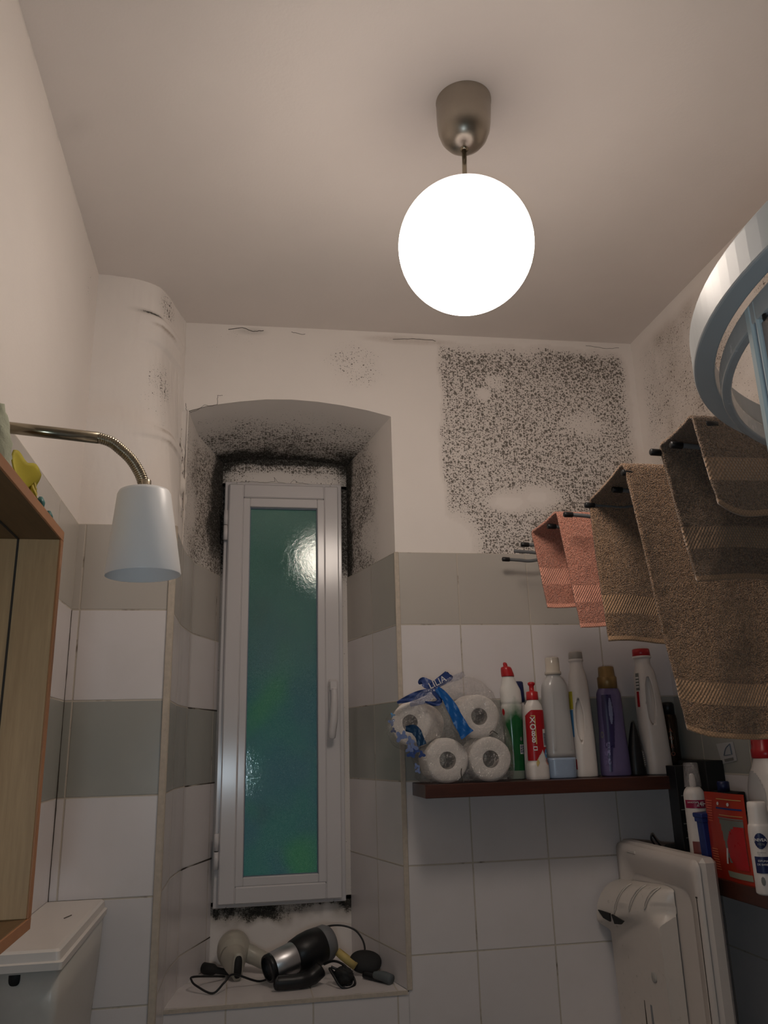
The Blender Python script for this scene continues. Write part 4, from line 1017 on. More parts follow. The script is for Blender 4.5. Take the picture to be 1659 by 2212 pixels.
m = MB(); m.lathe([(.019, .258), (.0215, .259), (.0215, .266), (.0185, .267), (.0180, .300), (.0172, .303), (.0005, .3035)], 40); m.build('cap', P('clear_cap', (.50, .45, .38), .15, var=.03), o)
def handle_bottle(name, base, label, hgt, w, d, cap, capmat, mat, hz0, hz1, capr, rz=0, lean=0.0, hx=-.35, hole=True, bulge=0):
    o = bottle(name, base, label, 'bottle', GB, rz)
    k = hgt; wf = lambda p: Vector((p.x+lean*(p.z/k), p.y, p.z))
    sec = [(0, w*.90, d*.88, 3), (.004, w, d, 3), (.25*k, w*1.0, d, 2.8), (.5*k, w*(.93-bulge), d*.95, 2.6), (.68*k, w*.88, d*.93, 2.5), (.80*k, w*.76, d*.85, 2.3), (.88*k, w*.56, d*.72, 2.1), (.92*k, capr*.93, capr*.93, 2), (.925*k, capr*1.06, capr*1.06, 2), (.94*k, capr*1.06, capr*1.06, 2), (.945*k, capr*.9, capr*.9, 2)]
    m = MB(); m.loft(sec, 48, warp=wf); body = m.build('body', mat, o)
    if hole:
        h = MB(); zc_ = (hz0+hz1)/2*k; hh = (hz1-hz0)/2*k
        for sgn in (-1, 1):
            h.loft([(-.9, .12*w, hh*.2, 2), (-.6, .26*w, hh*.75, 2), (0, .36*w, hh, 2), (.6, .30*w, hh*.8, 2), (.9, .1*w, hh*.2, 2)], 28, sub=3, M=Matrix.Translation((hx*w, sgn*d*.74, zc_)) @ Matrix.Diagonal((1, 1, 1, 1)) @ Matrix.Rotation(math.radians(90), 4, 'X') @ Matrix.Diagonal((1, 1, d*.42, 1)))
        cut = h.build('grip_shape', mat, o)
        md = body.modifiers.new('grip', 'BOOLEAN'); md.operation = 'DIFFERENCE'; md.object = cut; md.solver = 'EXACT'
        dg = bpy.context.evaluated_depsgraph_get(); dg.update()
        me = bpy.data.meshes.new_from_object(body.evaluated_get(dg)); body.modifiers.clear(); body.data = me; bpy.data.objects.remove(cut)
    m = MB(); m.lathe([(capr*.96, .938*k), (capr, .94*k), (capr*.96, 1.0*k-.002), (capr*.9, k), (.0005, k+.0003)], 40, M=Matrix.Translation((lean*.97, 0, 0))); m.build('cap', capmat, o)
    return o, sec, wf
M_GCAP = P('frosted_grey_cap', (.34, .31, .28), .4)
o, sec, wf = handle_bottle('detergent_bottle', (.297, -.060, Z1), 'white detergent bottle with grip recess and frosted cap, left of the purple one', .318, .029, .026, None, M_GCAP, M_WHITEP, .26, .62, .0185, 0, -.0, hx=-.42)
m = MB(); m.patch(sec, math.radians(176), math.radians(208), .17, .215, .0008, 8, 12); m.build('yellow_label', M_YELLOW, o)
m = MB(); m.patch(sec, math.radians(176), math.radians(204), .10, .168, .0008, 8, 12); m.build('blue_label', M_LABELB, o)
m = MB(); m.patch(sec, math.radians(180), math.radians(206), .02, .045, .0008, 8, 12); m.build('red_label', M_REDLAB, o)
# purple softener with gold cap
o = bottle('softener_bottle', (.381, -.058, Z1), 'purple bottle with a gold cap between two white bottles', 'bottle', GB)
sec = [(0, .034, .024, 3), (.004, .0375, .027, 3), (.06, .0365, .027, 2.8), (.12, .0330, .026, 2.6), (.17, .0325, .0255, 2.5), (.205, .0320, .024, 2.4), (.218, .028, .022, 2.2), (.226, .022, .021, 2)]
m = MB(); m.loft(sec, 48); m.build('body', M_PURPLE, o)
m = MB(); m.patch(sec, math.radians(-150), math.radians(-80), .012, .208, .0016, 60, 120, shape=lambda a, b: abs(a-(.42+.0*b)) < .42*(1-.55*abs(b-.72)**.8 if b > .3 else .2+.9*b)*(b < .985)); tag(m.build('front_label', M_DPURPLE, o), 'dark violet curved label')
m = MB(); m.patch(sec, math.radians(-112), math.radians(-96), .13, .196, .0024, 10, 26, shape=lambda a, b: abs(a-.5) < .48*math.sin(math.pi*min(1, max(0, b)))**.4); m.build('lilac_oval_print', P('lilac_print', (.20, .22, .36), .25), o)  # tall lilac oval laid over the dark label
m = MB(); m.patch(sec, math.radians(-172), math.radians(-150), .095, .112, .0018, 10, 10, shape=lambda a, b: ((a-.5)**2+(b-.5)**2 < .25) and ((a-.5)**2+(b-.5)**2 > .08)); m.build('small_mark', M_LABELG, o)
m = MB(); m.patch(sec, math.radians(-150), math.radians(-118), .03, .085, .0020, 16, 22, shape=lambda a, b: fbm(a*3, b*3, 3) > .52); m.build('flower_print', P('violet_flower_print', (.17, .14, .30), .3), o)
m = MB(); m.lathe([(.0235, .221), (.0252, .222), (.0255, .250), (.0242, .252), (.0215, .254), (.0205, .276), (.0185, .279), (.0005, .2795)], 40); m.build('cap', M_GOLD, o)
# black cone bottle
o = bottle('gel_bottle', (.437, -.066, Z1), 'black tapering tube with a small grey label, left of the red-capped bottle', 'bottle', GB)
sec = [(0, .020, .018, 2.6), (.004, .022, .0195, 2.6), (.07, .017, .016, 2.4), (.13, .0035, .008, 2.2), (.134, .002, .004, 2.2)]
m = MB(); m.loft(sec, 32); m.build('body', M_BLACK, o)
m = MB(); m.patch(sec, math.radians(-66), math.radians(-15), .022, .062, .0010, 12, 16); m.build('back_label', M_LABELG, o)
m = MB(); m.patch(sec, math.radians(-62), math.radians(-20), .026, .060, .0015, 12, 20, shape=lambda a, b: int(b*20) % 3 == 0); m.build('label_print', M_LABELW, o)
# white bleach bottle, red cap
o, sec, wf = handle_bottle('bleach_bottle', (.500, -.060, Z1), 'large white bottle with a red cap under the long brown towel', .325, .034, .030, None, M_RED, M_WHITEP, .36, .78, .0235, 0, -.014, hx=-.45, bulge=-.06)
m = MB(); m.patch(sec, math.radians(-176), math.radians(-150), .215, .26, .0010, 10, 12, warp=wf); m.build('front_label', M_LABELG, o)
m = MB(); m.patch(sec, math.radians(-176), math.radians(-158), .172, .212, .0010, 10, 12, warp=wf); m.build('red_label', M_REDLAB, o)
m = MB(); m.patch(sec, math.radians(-174), math.radians(-152), .222, .254, .0016, 8, 8, warp=wf, shape=lambda a, b: int(b*8) % 2 == 0); m.build('label_print', M_LABELW, o)
# bronze can in the corner
o = bottle('hair_spray_can', (.562, -.030, Z1-.0), 'dark bronze aerosol can in the corner behind the brown towel', 'spray can', GB)
m = MB(); m.lathe([(.019, 0), (.020, .002), (.020, .140), (.018, .150), (.014, .155)], 40); m.build('body', M_BROWNCAN, o)
m = MB(); m.lathe([(.0165, .15), (.0165, .178), (.013, .184), (.0005, .185)], 32); m.build('cap', M_BLACK, o)
for i, ch in enumerate('OROA'):
    a_ = math.radians(-118); p = Vector((.0202*math.cos(a_), .0202*math.sin(a_), .05+.02*i)); text_mesh(ch, .014, plane_mat(p+Vector((math.cos(a_), math.sin(a_), 0))*.0012, (-math.sin(a_), math.cos(a_), 0), (0, 0, 1)), M_ORTEXT, o)

# ------------------------------------------------------------ toilet rolls in torn plastic wrap
def roll_proto(name='toilet_roll'):
    o = bpy.data.objects.new(name, None); COL.objects.link(o); o.empty_display_size = .03
    R, r, L = .0525, .0205, .098; m = MB(); n = 56
    def warp(rr, a, y): return (rr*(1+.012*math.sin(a*3+1)+.008*math.sin(a*5))*math.cos(a), y, rr*(1+.012*math.sin(a*3+1)+.008*math.sin(a*5))*math.sin(a))
    prof = [(r, 0), (r+.003, -.001), (R*.6, -.0015), (R-.008, -.001), (R-.002, .002), (R, .007), (R, L-.007), (R-.002, L-.002), (R-.008, L), (r, L)]
    vs = []; fs = []
    for rr, y in prof:
        for k in range(n): vs.append(warp(rr, 2*math.pi*k/n, y))
    P_ = len(prof)
    for i in range(P_-1):
        for k in range(n): fs.append((i*n+k, (i+1)*n+k, (i+1)*n+(k+1) % n, i*n+(k+1) % n))
    m.add(vs, fs); m.build('paper', M_PAPER, o)
    m = MB(); vs = []; fs = []
    for rr, y in ((r, .0008), (r, L-.0008), (r-.0012, L-.0008), (r-.0012, .0008)):
        for k in range(n): vs.append(warp(rr, 2*math.pi*k/n, y))
    for i in range(4):
        for k in range(n): j = (i+1) % 4; fs.append((i*n+k, j*n+k, j*n+(k+1) % n, i*n+(k+1) % n))
    m.add(vs, fs); m.build('core_tube', M_CARD, o)
    return o
proto = roll_proto(); GR = 'toilet rolls in the torn pack'
rolls = [((-.088, -.143, Z1+.0535), 0, 0, 'toilet roll at the lower left of the wrapped pack, end facing out'),
         ((.020, -.143, Z1+.0535), 0, 0, 'toilet roll at the lower right of the wrapped pack, end facing out'),
         ((-.002, -.140, Z1+.1545), 0, .04, 'toilet roll at the upper right of the pack beside the green bottle'),
         ((-.173, -.122, Z1+.143), -.62, -.05, 'toilet roll at the upper left, turned sideways under the floral film')]
for i, (loc, rz, rx, lb) in enumerate(rolls):
    o = proto if i == 0 else None
    if o is None:
        o = proto.copy(); COL.objects.link(o)
        for ch in proto.children:
            c = ch.copy(); COL.objects.link(c); c.parent = o
    o.location = loc; o.rotation_euler = (rx, 0, rz); tag(o, lb, 'toilet roll', GR)
# the film: closed hull round the rolls, crinkled, gathered in a knot
wp = empty('plastic_wrap', (-.06, -.10, Z1+.001), 'crinkled clear plastic wrap with blue print and ribbon around the toilet rolls', 'plastic wrap')
OUT = [(-.142, .004), (-.09, -.003), (-.03, -.004), (.04, -.003), (.073, .006), (.079, .05), (.074, .10), (.060, .15), (.045, .195), (.015, .235), (-.03, .252), (-.065, .238), (-.09, .222), (-.125, .205), (-.170, .190), (-.214, .165), (-.222, .13), (-.205, .095), (-.165, .07), (-.150, .04)]
outl = spline([(x, 0, z) for x, z in OUT], 8, closed=True); no = len(outl); cxz = Vector((-.055, 0, .11))
ys = [(-.163, .0), (-.164, .35), (-.161, .72), (-.157, .90), (-.148, .99), (-.13, 1.0), (-.10, 1.0), (-.06, 1.0), (-.03, .98), (-.018, .9), (-.015, .5), (-.015, .0)]
vs = []; m = MB()
for j, (y, k) in enumerate(ys):
    for i, p in enumerate(outl):
        q = cxz+(p-cxz)*max(k, .001); a = i/no
        cr = (fbm(q.x*1+3, q.z*1+y, 30)-.5)*.010*(k > .3)
        if q.z < .01: cr = 0
        vs.append((q.x+.06+(cr if k > .8 else 0), y+.10-(abs(cr)*1.0 if k < .95 else 0), max(q.z, -.0005 if y > -.154 else -.03)-.001+(cr*.5 if k > .8 else 0)))
fs = [(j*no+i, j*no+(i+1) % no, (j+1)*no+(i+1) % no, (j+1)*no+i) for j in range(len(ys)-1) for i in range(no)]
m.add(vs, fs); m.build('clear_film', film('clear_wrap', .20, (.75, .75, .75), .07, .05), wp)
def wrel(x, y, z): return Vector((x+.06, y+.10, z-.001))
def ribbon(pts, w, mat, name, dirv=(1, 0, -.35), n=6, crink=.003):
    pts = spline([wrel(*p) for p in pts], n); ws = spline([(x, 0, 0) for x in w], n); m = MB(); vs = []; fs = []
    for i, p in enumerate(pts):
        t = (pts[min(i+1, len(pts)-1)]-pts[max(i-1, 0)]).normalized(); s_ = t.cross(Vector((0, 1, 0))).normalized()
        for k in range(5): vs.append(p+s_*ws[i].x*(k/4-.5)+Vector((0, crink*math.sin(k*2.1+i*.9), 0)))
    for i in range(len(pts)-1):
        for k in range(4): fs.append((i*5+k, i*5+k+1, (i+1)*5+k+1, (i+1)*5+k))
    m.add(vs, fs); return m.build(name, mat, wp)
yf = -.170
def wz(u, v, y=yf): p = U(u, v, y=y); return (p.x, y, p.z-Z1)
ribbon([wz(944, 1487), wz(965, 1510), wz(982, 1540), wz(998, 1570), wz(1010, 1588)], [.014, .022, .028, .030, .036], P('bright_blue_ribbon', (.010, .105, .36), .3), 'ribbon')
ribbon([wz(944, 1488, -.165), wz(925, 1478, -.15), wz(912, 1472, -.14), wz(905, 1478, -.13)], [.010, .024, .020, .004], M_FLORAL, 'knot_tail')
ribbon([wz(925, 1486, -.16), wz(948, 1474, -.15), wz(968, 1460, -.14), wz(972, 1456, -.14)], [.012, .022, .026, .018], M_FLORAL, 'printed_flap')
ribbon([wz(935, 1490, -.165), wz(905, 1500, -.15), wz(880, 1510, -.14), wz(858, 1518, -.13)], [.010, .018, .016, .006], M_FLORAL, 'knot_tail')
ribbon([wz(940, 1490, -.166), wz(918, 1505, -.162), wz(900, 1515, -.16), wz(886, 1524, -.158)], [.016, .030, .020, .008], film('pale_blue_film', .2, (.12, .18, .4), .2, .4), 'knot_tail')
ribbon([wz(935, 1492, -.167), wz(950, 1512, -.165), wz(940, 1520, -.165), wz(918, 1516, -.165)], [.010, .014, .012, .004], M_FLORAL, 'knot_tail')
ribbon([wz(946, 1484, -.16), wz(970, 1470, -.15), wz(990, 1462, -.14), wz(1003, 1455, -.13)], [.006, .012, .016, .012], film('pale_blue_film_2', .25, (.2, .24, .42), .2, .3), 'printed_flap')
ribbon([wz(876, 1574, -.172), wz(895, 1576, -.172), wz(905, 1590, -.172), wz(912, 1610, -.170)], [.012, .022, .020, .022], P('petrol_blue_print', (.008, .040, .10), .3), 'printed_film_band')
text_mesh('LILIA', .022, plane_mat(wrel(*wz(945, 1474, -.166)), (.9, 0, .42), (-.42, 0, .9)), M_LABELW, wp)
M_P1, M_P2 = M_FLORAL2, M_FLORAL
def petal(u, v, r, mat, y=-.172, seed=0):
    c = wrel(*wz(u, v, y)); m = MB(); vs = [c]; n = 20
    for k in range(n): a = 2*math.pi*k/n; q = r*(.7+.3*math.cos(3*a+seed)); vs.append(c+Vector((math.cos(a)*q, -.001*math.cos(a*2), math.sin(a)*q)))
    m.add(vs, [(0, 1+k, 1+(k+1) % n) for k in range(n)]); m.build('flower_print', mat, wp)
for u, v, r, mt_, sd in ((864, 1592, .014, M_P1, 0), (872, 1588, .011, M_P1, 2), (886, 1600, .012, M_P1, 1), (884, 1618, .011, M_P1, 1.5), (893, 1615, .013, M_P1, .6), (898, 1622, .010, M_P2, 0), (888, 1629, .012, M_P2, 2.2), (911, 1630, .010, M_P2, 1), (900, 1655, .008, M_P1, .4), (903, 1665, .008, M_P1, 2.6)):
    petal(u, v, r, mt_, -.170, sd)
for u, v, r, mt_ in ((846, 1560, .010, M_P1), (850, 1578, .008, M_P2), (848, 1545, .007, M_LABELB)): petal(u, v, r, mt_, -.12, u)
m = MB(); m.tube(spline([wrel(*wz(997, 1660, -.166)), wrel(*wz(996, 1672, -.168)), wrel(*wz(1000, 1689, -.166))], 4), .0011, 6); m.build('tear', M_DARK, wp); m = MB(); m.tube(spline([wrel(*wz(1058, 1584, -.166)), wrel(*wz(1064, 1579, -.168)), wrel(*wz(1075, 1586, -.166))], 4), .0009, 6); m.build('tear', M_DARK, wp)

# ------------------------------------------------------------ lower right shelf goods
Z2 = ZS2; G2 = 'packets and bottles on the lower right shelf'
# black carton on end
o = empty('hair_dye_box', (.500, -.165, Z2), 'tall narrow black carton at the end of the lower shelf', 'box', G2)
m = MB(); m.box((0, 0, .115), (.05, .045, .23), b=.001); m.build('carton', M_BLACK, o)
for i in range(9):
    m = MB(); m.box((-.012+.008*(i % 2), -.0232, .16-.016*i), (.010+.004*(i % 3), .0006, .0022)); m.build('small_print', M_LABELG, o)
# white mousse can with clear cap
o = bottle('mousse_can', (.475, -.262, Z2), 'white foam can with clear cap and dark pink 24H band', 'spray can', G2, math.radians(0))
m = MB(); sec = [(0, .0225, .0225, 2), (.003, .024, .024, 2), (.165, .024, .024, 2), (.176, .021, .021, 2), (.184, .015, .015, 2)]
m.loft(sec, 40); m.build('body', M_WHITEP, o)
m = MB(); m.patch(sec, math.radians(-178), math.radians(-10), .138, .156, .0008, 40, 3); m.build('pink_band', P('dark_pink_print', (.27, .010, .05), .35), o)
a_ = math.radians(-88); d_ = Vector((math.cos(a_), math.sin(a_), 0))
text_mesh('24H', .0150, plane_mat(d_*.0262+Vector((0, 0, .147)), (-math.sin(a_), math.cos(a_), 0), (0, 0, 1)), M_LABELW, o, bold=.0002)
a_ = math.radians(-135); d_ = Vector((math.cos(a_), math.sin(a_), 0))
text_mesh('SANOTA', .0052, plane_mat(d_*.0262+Vector((0, 0, .151)), (-math.sin(a_), math.cos(a_), 0), (0, 0, 1)), M_LABELW, o)
for k in range(3):
    m = MB(); pts = []
    for i in range(9):
        t = i/8; aa = math.radians(-112+26*t-k*3+(5 if k == 1 else 0)); pts.append((.0252*math.cos(aa), .0252*math.sin(aa), .104+.016*t+.004*math.sin(t*6.3)-.006*(k-1)))
    m.tube(pts, .0007, 6); m.build('wave_mark', M_LABELG, o)
m = MB(); m.patch(sec, math.radians(-160), math.radians(-60), .040, .066, .0008, 20, 4); m.build('rose_print', P('dusty_rose_print', (.20, .055, .05), .4), o)
m = MB(); m.patch(sec, math.radians(-100), math.radians(-70), .032, .044, .0012, 10, 10, shape=lambda a, b: (a-.5)**2+(b-.5)**2 < .25); m.build('gold_mark', M_YELLOW2, o)
m = MB(); m.lathe([(.007, .182), (.0075, .19), (.006, .21), (.003, .214)], 20); m.build('nozzle', M_WHITEP, o)
m = MB(); m.lathe([(.0195, .184), (.0195, .186), (.0165, .236), (.015, .2385), (.0005, .239)], 32, close=False); m.build('clear_cap', film('clear_cap_plastic', .15, (.6, .55, .55), .1, .14), o)
# blue carton
o = empty('razor_pack', (.468, -.322, Z2), 'deep blue upright pack leaning between the white can and orange packet', 'packet', G2); o.rotation_euler = (0, math.radians(-2), 0)
m = MB(); m.box((0, 0, .062), (.038, .026, .124), b=.002); m.box((0, 0, .127), (.046, .038, .010), b=.002); m.box((0, .0, .118), (.042, .032, .010), b=.001); m.build('carton', M_DBLUE, o)
o = bottle('shampoo_bottle', (.553, -.262, Z2), 'dark bottle with blue cap behind the orange packet', 'bottle', G2)
m = MB(); m.loft([(0, .022, .018, 2.6), (.15, .022, .018, 2.5), (.17, .016, .014, 2.2)], 28); m.build('body', M_BLACK, o)
m = MB(); m.lathe([(.014, .168), (.014, .192), (.012, .194), (.0005, .1945)], 28); m.build('cap', M_NAVY, o)
# orange packet
o = empty('wipes_packet', (.503, -.385, Z2), 'orange-red packet with grey window and white print on the lower shelf', 'packet', G2)
fx0 = .455
p0, p1 = Vector((-.058, .040, 0)), Vector((-.048, -.045, 0))
def FP(a, b):
    z = b*.178; side = 1-2*abs(b-.5)**3
    x = -.045+.006*math.sin(a*7)*.3; y = .050-.150*a*(1-.0*b)
    th = .018*(1-abs(2*b-1)**3)*(1-abs(2*a-1)**4)
    return x, y, z, th
m = MB(); m.grid(lambda a, b: (FP(a, b)[0]-FP(a, b)[3]*.45, FP(a, b)[1], FP(a, b)[2]), 24, 24, 0); m.grid(lambda a, b: (FP(a, b)[0]+.001+FP(a, b)[3], FP(a, b)[1], FP(a, b)[2]), 24, 24, 0)
m.build('pouch', M_ORANGE, o)
def on(a, b, off=.0012): x, y, z, th = FP(a, b); return Vector((x-th*.45-off, y, z))
def dec(name, mat, a0, a1, b0, b1, off=.0012, shape=None, n=18):
    m = MB(); vs = [on(a0+(a1-a0)*i/n, b0+(b1-b0)*j/n, off) for j in range(n+1) for i in range(n+1)]
    fs = [(j*(n+1)+i, j*(n+1)+i+1, (j+1)*(n+1)+i+1, (j+1)*(n+1)+i) for j in range(n) for i in range(n) if shape is None or shape((i+.5)/n, (j+.5)/n)]
    m.add(vs, fs); m.build(name, mat, o)
dec('grey_window', P('grey_window_print', (.15, .16, .14), .4), .42, .95, .22, .70, shape=lambda a, b: a > .28*(1-b))
dec('white_border', M_LABELG, .38, .95, .705, .72)
dec('figure_print', M_RED, .58, .95, .16, .66, .0020, shape=lambda a, b: ((a-.75)/.75)**2+((b-.45)/.5)**2 < 1)
dec('white_curve', M_LABELW, .47, .60, .20, .38, .0022, shape=lambda a, b: abs(a-.2-.5*b) < .18)
dec('white_strip', P('pale_green_strip', (.26, .27, .20), .5), .44, .98, .05, .12)
dec('blue_line', M_DBLUE, .34, .95, .815, .835)
dec('white_line', M_YELLOW2, .34, .95, .925, .933)
dec('white_dot', M_LABELW, .36, .42, .855, .895, shape=lambda a, b: (a-.5)**2+(b-.5)**2 < .25); dec('white_dot', M_LABELW, .64, .70, .855, .895, shape=lambda a, b: (a-.5)**2+(b-.5)**2 < .25)
dec('white_line', M_YELLOW2, .42, .95, .745, .752)
dec('ribbed_print', P('pale_orange_print', (.62, .16, .08), .5), .08, .26, .10, .36, shape=lambda a, b: int(b*18) % 2 == 0)
dec('ribbed_print', P('pale_orange_print2', (.62, .12, .07), .5), .06, .22, .66, .92, shape=lambda a, b: int(b*18) % 2 == 0)
# white jug with red cap
o = bottle('laundry_gel_jug', (.515, -.500, Z2), 'white jug with a red cap standing on the lower right shelf', 'bottle', G2, math.radians(90))
sec = [(0, .050, .026, 3), (.004, .055, .030, 3), (.10, .058, .032, 2.8), (.18, .056, .032, 2.7), (.215, .047, .030, 2.5), (.235, .034, .027, 2.2), (.25, .027, .025, 2), (.255, .025, .024, 2)]
m = MB(); m.loft(sec, 44); m.build('body', M_WHITEP, o)
m = MB(); m.patch(sec, math.radians(35), math.radians(110), .125, .225, .0010, 20, 24, shape=lambda a, b: ((a-.5)/.5)**2+((b-.5)/.5)**2 < 1); m.build('grip_recess', M_CLEARP, o)
m = MB(); m.lathe([(.0265, .250), (.0285, .252), (.0285, .268), (.0265, .270), (.0255, .293), (.023, .297), (.0005, .298)], 36); m.build('cap', M_RED, o)
# shaving foam
o = bottle('shaving_foam_can', (.437, -.560, Z2-.0), 'white shaving foam bottle with round navy logo in front of the jug', 'bottle', G2)
sec = [(0, .020, .017, 2.6), (.003, .0225, .0195, 2.6), (.11, .0225, .0195, 2.5), (.125, .0215, .0185, 2.4), (.130, .0195, .017, 2.3), (.168, .018, .016, 2.2), (.170, .015, .014, 2.1)]
m = MB(); m.loft(sec, 40); m.build('body', M_WHITEP, o)
def lab(txt, size, z, ang, mat=M_LABELW, r=.0262, bold=0):
    a_ = math.radians(ang); d_ = Vector((math.cos(a_)*r, math.sin(a_)*(r-.0025), z)); text_mesh(txt, size, plane_mat(d_, (-math.sin(a_), math.cos(a_), 0), (0, 0, 1)), mat, o, bold=bold)
m = MB(); m.patch(sec, math.radians(-158), math.radians(-92), .084, .113, .0008, 28, 28, shape=lambda a, b: (a-.5)**2+(b-.5)**2 < .25); m.build('round_logo', M_NAVY, o)
lab('NIVEA', .0078, .1005, -125, bold=.0001); lab('MEN', .0062, .0925, -125, M_LABELG)
lab('SENSITIVE', .0036, .0775, -128, M_LABELG)
m = MB(); m.patch(sec, math.radians(-172), math.radians(-60), .040, .070, .0008, 30, 6); m.build('navy_band', M_NAVY, o)
lab('ESPUMA', .0052, .0625, -126); lab('DE BARBA', .0050, .0560, -126); 
m = MB(); m.patch(sec, math.radians(-150), math.radians(-125), .018, .034, .0008, 12, 12, shape=lambda a, b: (a-.5)**2+(b-.5)**2 < .25); m.build('drop_mark', M_LABELG, o)
# black wire soap basket by the wall and the flat black box above the lid
o = empty('wall_basket', (.572, -.140, 1.385), 'black plastic box on the right wall under the spray can', 'box', G2)
m = MB(); m.box((0, 0, .0), (.050, .13, .10), b=.002); m.build('shell', M_BLACKM, o)
m = MB(); m.box((-.001, -.06, -.045), (.046, .17, .05), b=.002); m.build('lower_tray', M_BLACKM, o)
# small picture sticker on the right wall
st_ = empty('ship_sticker', (XR-.005, -.22, 1.45), 'small white sticker with a grey sail drawing on the right wall tiles', 'sticker')
c4 = [U(*q, x=XR-.005) for q in ((1547, 1607), (1583, 1602), (1592, 1643), (1560, 1651))]
m = MB(); m.add([rel(st_, p) for p in c4]+[rel(st_, p)+Vector((.0006, 0, 0)) for p in c4], [(0, 1, 2, 3), (7, 6, 5, 4), (0, 4, 5, 1), (1, 5, 6, 2), (2, 6, 7, 3), (3, 7, 4, 0)], sm=False); m.build('paper', P('sticker_paper', (.42, .42, .42), .5), st_)
q = lambda u, v: rel(st_, U(u, v, x=XR-.0062))
m = MB(); m.tube(spline([q(1576, 1607), q(1567, 1617), q(1564, 1632)], 4), .0010, 6); m.tube([q(1564, 1632), q(1578, 1630)], .0009, 6); m.tube([q(1576, 1607), q(1581, 1630)], .0016, 6); m.build('sail_drawing', M_SEAL, st_)
m = MB(); m.add([q(1564, 1640), q(1584, 1636), q(1585, 1642), q(1566, 1646)], [(0, 1, 2, 3)], sm=False); m.build('grey_bar', M_LABELG, st_)

# ------------------------------------------------------------ top-loading washing machine with its lid open
XLid = .38
wm = empty('washing_machine', (.36, -.19, 0), 'white top-loading washing machine, its lid standing open by the tiled wall', 'washing machine')
m = MB(); m.box((.035, 0, .395), (.40, .40, .79), b=.008); m.build('cabinet_body', M_GLOSSW, wm)
ML = P('lid_inner_plastic', (.60, .545, .50), .38, var=.03, noise=(18, .1))
def wmr(x, y, z): return Vector((x-.36, y+.19, z))
YF, YK, ZL0, ZL1 = -.405, .0-.008, .80, 1.243
m = MB(); m.box(wmr(.410, (YF+YK)/2, (ZL0+ZL1)/2), (.040, YK-YF, ZL1-ZL0), b=.010)
# raised rim ring on the inner face
lid = m.build('lid', ML, wm)
def rrect(y0, y1, z0, z1, r, n=6):
    out = []
    for cy, cz, a0 in ((y1-r, z1-r, 0), (y0+r, z1-r, 90), (y0+r, z0+r, 180), (y1-r, z0+r, 270)):
        for k in range(n+1): a = math.radians(a0+90*k/n); out.append((cy+r*math.cos(a), cz+r*math.sin(a)))
    return out
m = MB(); loops = [(YF+.004, YK-.004, ZL0+.01, ZL1-.004, .020, .388), (YF+.006, YK-.006, ZL0+.012, ZL1-.006, .020, .380), (YF+.022, YK-.022, ZL0+.02, ZL1-.028, .028, .379), (YF+.030, YK-.030, ZL0+.03, ZL1-.036, .030, .383), (YF+.052, YK-.05, ZL0+.04, ZL1-.066, .040, .386), (YF+.060, YK-.058, ZL0+.05, ZL1-.074, .040, .396)]
rr_ = [[wmr(x, y, z) for y, z in rrect(y0, y1, z0, z1, r)] for y0, y1, z0, z1, r, x in loops]; kk = len(rr_[0])
m.add([p for r in rr_ for p in r], [(i*kk+k, i*kk+(k+1) % kk, (i+1)*kk+(k+1) % kk, (i+1)*kk+k) for i in range(len(rr_)-1) for k in range(kk)]+[tuple((len(rr_)-1)*kk+k for k in range(kk))]); m.build('lid_rim', ML, lid)
m = MB(); m.box(wmr(.3785, YF+.0165, (ZL0+ZL1)/2-.03), (.0012, .0012, ZL1-ZL0-.10)); m.box(wmr(.3785, YF+.0165, ZL1-.078), (.002, .005, .003)); m.build('edge_joint', M_DARK, lid)
# detergent dispenser: box with rounded hood, ribs and two pouring spouts at its far end
HY0, HY1 = -.278, -.020
M_DISP = P('dispenser_plastic', (.62, .565, .51), .3, var=.03)
def hood(a, b):
    y = HY0+(HY1-HY0)*a; bul = min(1, max(0, a)/.16)**.45 if a < .16 else 1
    lip = (.040+.040*a)*bul; zt = 1.170-.020*a-.010*(1-bul)
    drop = .045+.045*a
    if b < .45: s_ = b/.45*math.pi/2; x = .388-lip*math.sin(s_)**.9; z = zt-drop*(1-math.cos(s_))
    elif b < .62: s_ = (b-.45)/.17; x = .388-lip+(lip-.046)*sm(s_, 0, 1); z = zt-drop-.030*s_
    else: s_ = (b-.62)/.38; x = .388-.046+.006*s_; z = zt-drop-.030-.22*s_
    rib = .0035*max(0, math.sin(a*math.pi*4.0+.6))**2*(1 if .08 < b < .36 else 0)
    return wmr(x-rib, y, z)
m = MB(); m.grid(hood, 48, 40, 0)
m.grid(lambda a, b: hood(0, b).lerp(wmr(.386, HY0, hood(0, b).z), a), 3, 40, 0, flip=True); m.grid(lambda a, b: hood(1, b).lerp(wmr(.386, HY1, hood(1, b).z), a), 3, 40, 0)
disp = m.build('detergent_dispenser', M_DISP, wm)
for k in range(3):
    m = MB(); a0 = .16+.24*k
    def FR(a, b, a0=a0):
        th = 2*math.pi*a; q = hood(a0+.02*math.cos(th)+.05*(math.sin(th)), .26+.17*math.sin(th)); return q+Vector((-.0022, 0, .0012))
    m.tube([FR(i/24, 0) for i in range(24)], .0012, 6, closed=True); m.build('moulded_rib', M_DISP, disp)
